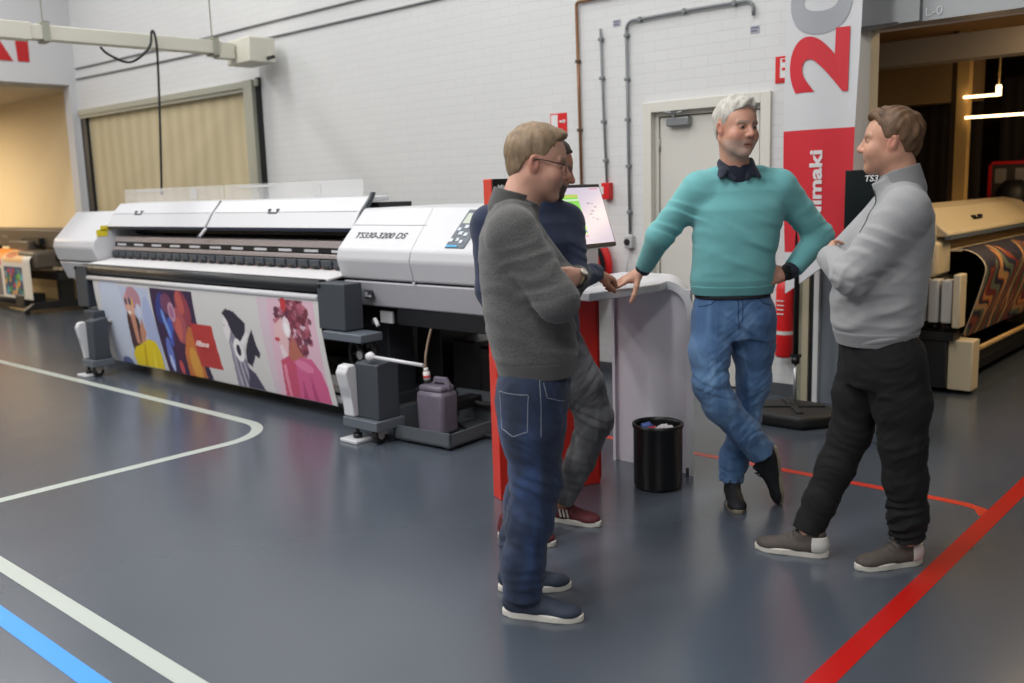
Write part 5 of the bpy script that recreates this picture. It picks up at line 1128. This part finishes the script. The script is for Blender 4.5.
w = MB().use(mat('black_rubber')).cyl((.062, .208, 1.091), (.074, .182, 1.083), .034, n=20); wo = w.build('wristwatch', None, pT); MB().use(mat('gloss_black')).cyl((.092, .205, 1.105), (.099, .208, 1.108), .019, n=18).build('watch_face', None, wo)
jnT = denim_mat('light_denim', '#4e719b', '#6f93ba', '#3f5f8a')
jo_ = trousers(pT, 'jeans', jnT, 0, [(.80, .03, -.02, .115, .165), (.87, .03, -.025, .128, .180), (.95, .032, -.03, .118, .175), (1.02, .035, -.03, .105, .160)],
    [([(.035, .065, .88), (.01, .075, .74), (-.005, .085, .58), (-.03, .05, .38), (-.03, .0, .20), (-.025, -.015, .085)], [.098, .090, .072, .064, .060, .060]),
     ([(.045, -.115, .88), (.09, -.145, .74), (.135, -.150, .60), (.145, -.105, .50), (.135, .01, .37), (.112, .095, .262)], [.100, .092, .078, .074, .066, .066])],
    .9, h=.0055, folds=[((.12, -.14, .60), .10, .006, .05, (.2, .2, 1), 1), ((.13, .03, .36), .12, .010, .05, (.3, 1, -.6), 2), ((-.03, 0, .17), .10, .009, .04, (.1, 0, 1), 3), ((.08, -.02, .82), .12, .005, .06, (.1, .6, 1), 4), ((0, .08, .55), .12, .005, .07, (.1, .2, 1), 5), ((.08, -.13, .75), .1, .004, .07, (0, .6, 1), 2)])
for path in [[(0, -.03, 1.0), (0, -.032, .93), (0, -.028, .85)], [(0, -.12, .995), (0, -.145, .965), (0, -.195, .95)], [(0, .06, .995), (0, .085, .965), (0, .13, .95)], [(0, -.01, 1.0), (0, -.012, .9), (0, -.03, .86)]]:
    tubes(pT, 'seam', mat('stitch_blue', '#2c4468', .8), [snap(jo_, path, (-1, 0, 0))], .002)
S = Sculpt(); S.loft([(.985, .035, -.03, .119, .172), (1.01, .035, -.03, .116, .170)], .005, 2.3); X, Q = S.mesh(.005); npmesh('belt', X, Q, mat('dark_leather', '#23232b', .5), pT)
suede = ('#15181d', '#8b8270', '#1d2026')
shoe(pT, None, (-.085, .0, 0), (.195, -.03, 0), kind='derby', cols=suede)
shoe(pT, None, (.085, .168, .285), (.075, .200, .004), up=(.15, -1, 0), kind='derby', cols=suede)

# ===== man in the light grey pullover (right), arms crossed, seen from his left side
r12 = lambda x, y, z: (.9781*x-.2079*y, .2079*x+.9781*y, z)
pR = person((-1.289, 3.592), 206, 'man in light grey half-zip pullover and black jeans with crossed arms, facing left')
hc, hR, hk = (.008, .0, 1.632), rotm(-7, -2, 0), .97
S = Sculpt(); sculpt_head(S, hc, hR, hk, (-.035, 0, 1.47), jaw=1.02)
S.loft([(.88, .04, 0, .12, .15), (1.0, .045, 0, .13, .15), (1.25, .0, 0, .11, .17), (1.40, -.03, 0, .085, .17), (1.46, -.035, 0, .05, .08)], .03)
RS, LS = (-.02, -.18, 1.385), (-.025, .18, 1.385); LE, RE = (.150, .205, 1.155), (.175, -.17, 1.185); LW, RW = (.225, -.015, 1.215), (.165, .05, 1.125)
S.chain([RS, RE, RW], [.045, .036, .026], .03); S.chain([LS, LE, LW], [.045, .036, .026], .03)
S.chain([r12(.02, -.085, .86), r12(.10, -.08, .50), r12(.27, -.06, .10)], [.075, .05, .035], .03); S.chain([r12(.02, .085, .86), r12(-.03, .09, .50), r12(-.085, .045, .10)], [.075, .05, .035], .03)
hand(S, LW, (-.12, -.95, .25), (.85, -.1, .5), 1, (20, 22, 24, 26), thumb=(.2, .2)); hand(S, RW, (-.45, .80, -.05), (.15, .2, -.9), 1, (10, 12, 14, 16), thumb=(.4, .2))
hand(S, (.15, .145, 1.135), (-.85, .35, .12), (.3, .85, .1), -1, (10, 12, 14, 16), thumb=(.3, .2), sc_=.8) if False else None
X, Q = S.mesh(.0032); npmesh('body', X, Q, skin_m, pR, skin_colors(X, hc, hR, hk, '#c2927a', '#7d5c42', '#a0605a', ('#9b7565', .35), -.045, .25))
hair_mesh(hc, hR, hk, 'hair', mat('hair_light_brown', '#62472f', .6, vary=.40, vscale=50, bump=.6, bscale=140, stretch=(1, 1, .4)), pR, [(-.12, -.05), (-.085, -.055), (-.05, -.035), (-.03, .005), (-.018, .022), (0, .022), (.016, -.002), (.032, .035), (.05, .066), (.075, .084), (.1, .090)], .005, .014, .0030, 130, (.008, 0), 4.2)
S = Sculpt()
S.loft([(.885, .045, 0, .140, .172), (.92, .045, 0, .150, .185), (.96, .045, 0, .165, .195), (1.06, .042, 0, .172, .20), (1.16, .02, 0, .158, .20), (1.27, -.012, 0, .136, .205), (1.36, -.03, 0, .115, .20), (1.42, -.035, 0, .088, .145), (1.46, -.03, 0, .07, .09)], .02, 2.3)
S.cone((-.03, .10, 1.42), (-.022, .165, 1.38), .06, .07, .05); S.cone((-.03, -.10, 1.42), (-.022, -.165, 1.38), .06, .07, .05)
S.chain([RS, RE], [.078, .064], .035); S.chain([RE, (.168, .04, 1.13)], [.064, .046], .03, cap='end')
S.chain([LS, LE], [.082, .070], .04); S.chain([LE, (.220, .0, 1.208)], [.066, .05], .03, cap='end')
S.cone((-.04, 0, 1.43), (-.02, 0, 1.525), .074, .069, .02, cap='b'); S.cone((-.005, 0, 1.42), (.03, 0, 1.50), .056, .05, .02, cap='b')
S.fold((.10, .22, 1.27), .14, .007, .060, (.75, 0, -1), 1); S.fold((.15, .205, 1.17), .10, .009, .045, (1, -.2, .6), 2); S.fold((.20, .1, 1.19), .12, .007, .045, (.2, .7, 1), 3); S.fold((.06, .15, 1.03), .2, .008, .095, (.5, 0, 1), 4); S.fold((-.05, .15, 1.15), .16, .006, .08, (.7, 0, 1), 5); S.fold((.05, 0, .95), .2, .006, .06, (.1, 0, 1), 6)
X, Q = S.mesh(.005); greym = cloth_mat('light_grey_knit', '#98999b', .25, 700, .04); swR = npmesh('pullover', X, Q, greym, pR)
ribR = cloth_mat('light_grey_rib', '#858688', .4, 350)
S = Sculpt(); S.loft([(.88, .045, 0, .143, .175), (.935, .045, 0, .158, .192)], .01, 2.3); X, Q = S.mesh(.005); npmesh('hem_band', X, Q, ribR, swR)
S = Sculpt(); S.cone((-.04, 0, 1.455), (-.018, 0, 1.535), .078, .073, .01, cap='b'); S.cone((-.04, 0, 1.45), (-.014, 0, 1.56), .064, .0625, .01, -1); S.plane((.05, 0, 1.5), (1, .15, .9), (.0, -.1, 1.40), (.2, .1, 1.65)); X, Q = S.mesh(.004); npmesh('collar', X, Q, ribR, swR)
tubes(swR, 'zip', mat('zip_grey', '#55585c', .4, .4), [snap(swR, [(0, .012, 1.46), (0, .012, 1.38), (0, .012, 1.30)], (-1, 0, 0))], .003)
blk = cloth_mat('black_denim', '#0c0d10', .3, 420, .15, .9, .0)
trousers(pR, 'jeans', blk, 0, [(.72, .02, 0, .125, .162), (.78, .02, 0, .142, .175), (.86, .03, 0, .145, .172), (.92, .042, 0, .135, .162)],
    [([r12(.0, .085, .82), r12(-.03, .09, .66), r12(-.04, .09, .50), r12(-.06, .075, .36), r12(-.08, .06, .22), r12(-.085, .05, .115)], [.112, .100, .080, .074, .066, .064]),
     ([r12(.04, -.085, .82), r12(.075, -.085, .66), r12(.105, -.085, .50), r12(.16, -.08, .36), r12(.22, -.072, .22), r12(.268, -.066, .095)], [.112, .098, .078, .072, .064, .062])],
    .9, folds=[((-.08, .06, .18), .12, .010, .042, (.1, 0, 1), 1), ((.24, -.07, .18), .12, .009, .045, (-.4, 0, 1), 2), ((-.04, .09, .48), .1, .006, .05, (.3, 0, 1), 3), ((.1, -.08, .5), .1, .006, .05, (-.3, 0, 1), 4), ((.0, .1, .72), .13, .005, .07, (.8, 0, 1), 5)])
MB().use(mat('silver_badge', '#a9adb3', .4)).box((-.035, .184, .80), (-.005, .188, .808)).box((-.03, .184, .79), (-.02, .188, .80)).build('hip_badge', None, pR)
for hl, to in [(r12(-.150, .022, 0), r12(.122, .095, 0)), (r12(.195, -.03, 0), r12(.462, -.135, 0))]:
    o_, b_, st_, f_ = shoe(pR, None, hl, to, kind='sneaker', cols=('#4c4540', '#c9c6bd', '#3a3430'))
    S = Sculpt(); Rb = np.array(b_.to_3x3()); hb_ = A_(*b_.translation); S.frame(Rb, hb_, 1.0)
    S.ell((.05*f_, 0, st_+.024), (.055*f_, .041, .049), .02); S.cone((.046*f_, 0, st_+.03), (.046*f_, 0, st_+.070), .038, .037, .02, cap='b'); S.frame()
    S.plane(hb_ + Rb[:, 0]*.062*f_, Rb[:, 0], hb_-.3, hb_+.3, .003); S.plane(hb_ + Rb[:, 2]*(st_-.002), -Rb[:, 2], hb_-.3, hb_+.3, .003); S.plane(hb_ + Rb[:, 2]*(st_+.062), Rb[:, 2], hb_-.3, hb_+.3, .003)
    X, Q = S.mesh(.004); npmesh('heel_patch', X, Q, mat('white_leather', '#c9c7c2', .4), o_)

# ===== man in navy behind the man with glasses
pS = person((-2.60, 3.08), -20, 'dark-bearded man in navy pullover and maroon shoes, half hidden behind the man with glasses')
hc, hR, hk = (.025, .050, 1.585), rotm(54, 16, 0), .98
S = Sculpt(); sculpt_head(S, hc, hR, hk, (-.01, .04, 1.46), jaw=1.05)
S.loft([(.86, .01, .01, .11, .14), (1.0, .0, .0, .11, .14), (1.25, -.01, .0, .11, .17), (1.37, -.02, -.01, .085, .17), (1.43, -.01, .02, .05, .08)], .03)
RS, LS = (-.03, -.200, 1.350), (-.02, .155, 1.355); RE, RW = (.04, -.25, 1.09), (.14, -.22, .87); LE, LW = (.085, .130, 1.115), (-.05, .335, 1.112)
S.chain([RS, RE, RW], [.045, .036, .026], .03); S.chain([LS, LE, LW], [.045, .036, .026], .03)
S.chain([(.02, -.05, .86), (.05, -.07, .50), (.12, -.10, .09)], [.075, .05, .035], .03); S.chain([(.02, .09, .86), (.115, .20, .50), (.0, .10, .09)], [.075, .05, .035], .03)
hand(S, RW, (.25, .05, -.95), (.1, -1, .05), 1, (20, 24, 28, 32))
hand(S, LW, (-.10, .90, -.30), (.35, .2, .85), -1, (55, 60, 62, 66), thumb=(.5, .8), sc_=1.05)
X, Q = S.mesh(.0032); npmesh('body', X, Q, skin_m, pS, skin_colors(X, hc, hR, hk, '#a9765f', '#3d2d25', '#8f544c', ('#33241d', .85), -.045, .3))
hair_mesh(hc, hR, hk, 'hair', mat('hair_dark_brown', '#3b2d24', .6, vary=.3, vscale=50, bump=.6, bscale=140), pS, [(-.12, -.05), (-.085, -.055), (-.05, -.035), (-.03, .005), (-.018, .022), (0, .022), (.016, -.002), (.032, .035), (.05, .066), (.075, .088), (.1, .098)], .006, .008, .0025, 130, (0, 0), 3)
S = Sculpt(); navy = cloth_mat('navy_knit', '#1c2742', .25, 700, .04)
S.loft([(.84, .01, .015, .125, .155), (.90, .008, .01, .135, .165), (1.02, .0, .0, .14, .17), (1.16, -.01, -.01, .135, .18), (1.27, -.01, 0, .132, .20), (1.35, -.02, -.01, .115, .20), (1.40, -.02, -.0, .09, .15), (1.44, -.01, .02, .07, .09)], .02, 2.3)
S.cone((-.02, .09, 1.39), (-.02, .15, 1.35), .06, .07, .05); S.cone((-.02, -.10, 1.39), (-.03, -.20, 1.35), .06, .08, .05)
S.chain([RS, RE], [.09, .062], .035); S.chain([RE, (.135, -.222, .885)], [.062, .045], .03, cap='end'); S.chain([LS, LE], [.08, .062], .035); S.chain([LE, (-.038, .322, 1.117)], [.058, .042], .03, cap='end')
S.cone((-.015, .02, 1.41), (.0, .04, 1.465), .072, .068, .02, cap='b')
S.fold((0, .22, 1.2), .12, .006, .05, (.2, .5, 1), 1); S.fold((.1, .05, 1.1), .18, .005, .09, (0, .4, 1), 2); S.fold((.05, .25, 1.12), .1, .006, .045, (-.7, .6, .2), 2); S.fold((0, -.18, 1.25), .15, .005, .07, (.3, 0, 1), 3)
X, Q = S.mesh(.0055); npmesh('pullover', X, Q, navy, pS)
gdn = denim_mat('grey_denim', '#55565a', '#77787c', '#3b3c40')
trousers(pS, 'jeans', gdn, 0, [(.70, .02, .03, .115, .155), (.78, .015, .02, .125, .16), (.88, .01, .015, .115, .15)],
    [([(.02, -.05, .80), (.05, -.07, .50), (.10, -.09, .30), (.12, -.11, .10)], [.105, .080, .066, .060]), ([(.025, .095, .80), (.085, .160, .64), (.115, .205, .49), (.07, .155, .30), (.0, .095, .105)], [.105, .095, .080, .064, .058])],
    .9, folds=[((.1, .2, .5), .1, .006, .05, (.3, .2, 1), 1), ((.03, .12, .22), .12, .009, .045, (.2, .1, 1), 2)])
for hl, to in [((-.105, .045, 0), (.142, .208, 0)), ((.01, -.235, 0), (.235, -.085, 0))]:
    o_, b_, st_, f_ = shoe(pS, None, hl, to, kind='sneaker', cols=('#561a22', '#c9c6be', '#3a1318'))
    for j in range(3):
        M_ = b_ @ Matrix.Translation((.115*f_+.018*j, -.0445, st_+.008)); mb = MB().prism([M_ @ Vector(p) for p in [(0, 0, 0), (.009, 0, 0), (-.004, .010, .034), (-.013, .010, .034)]], (b_.to_3x3() @ Vector((0, -.002, .0)))); mb.build('side_stripe', mat('stripe_pale', '#a9a5a2', .5), o_)
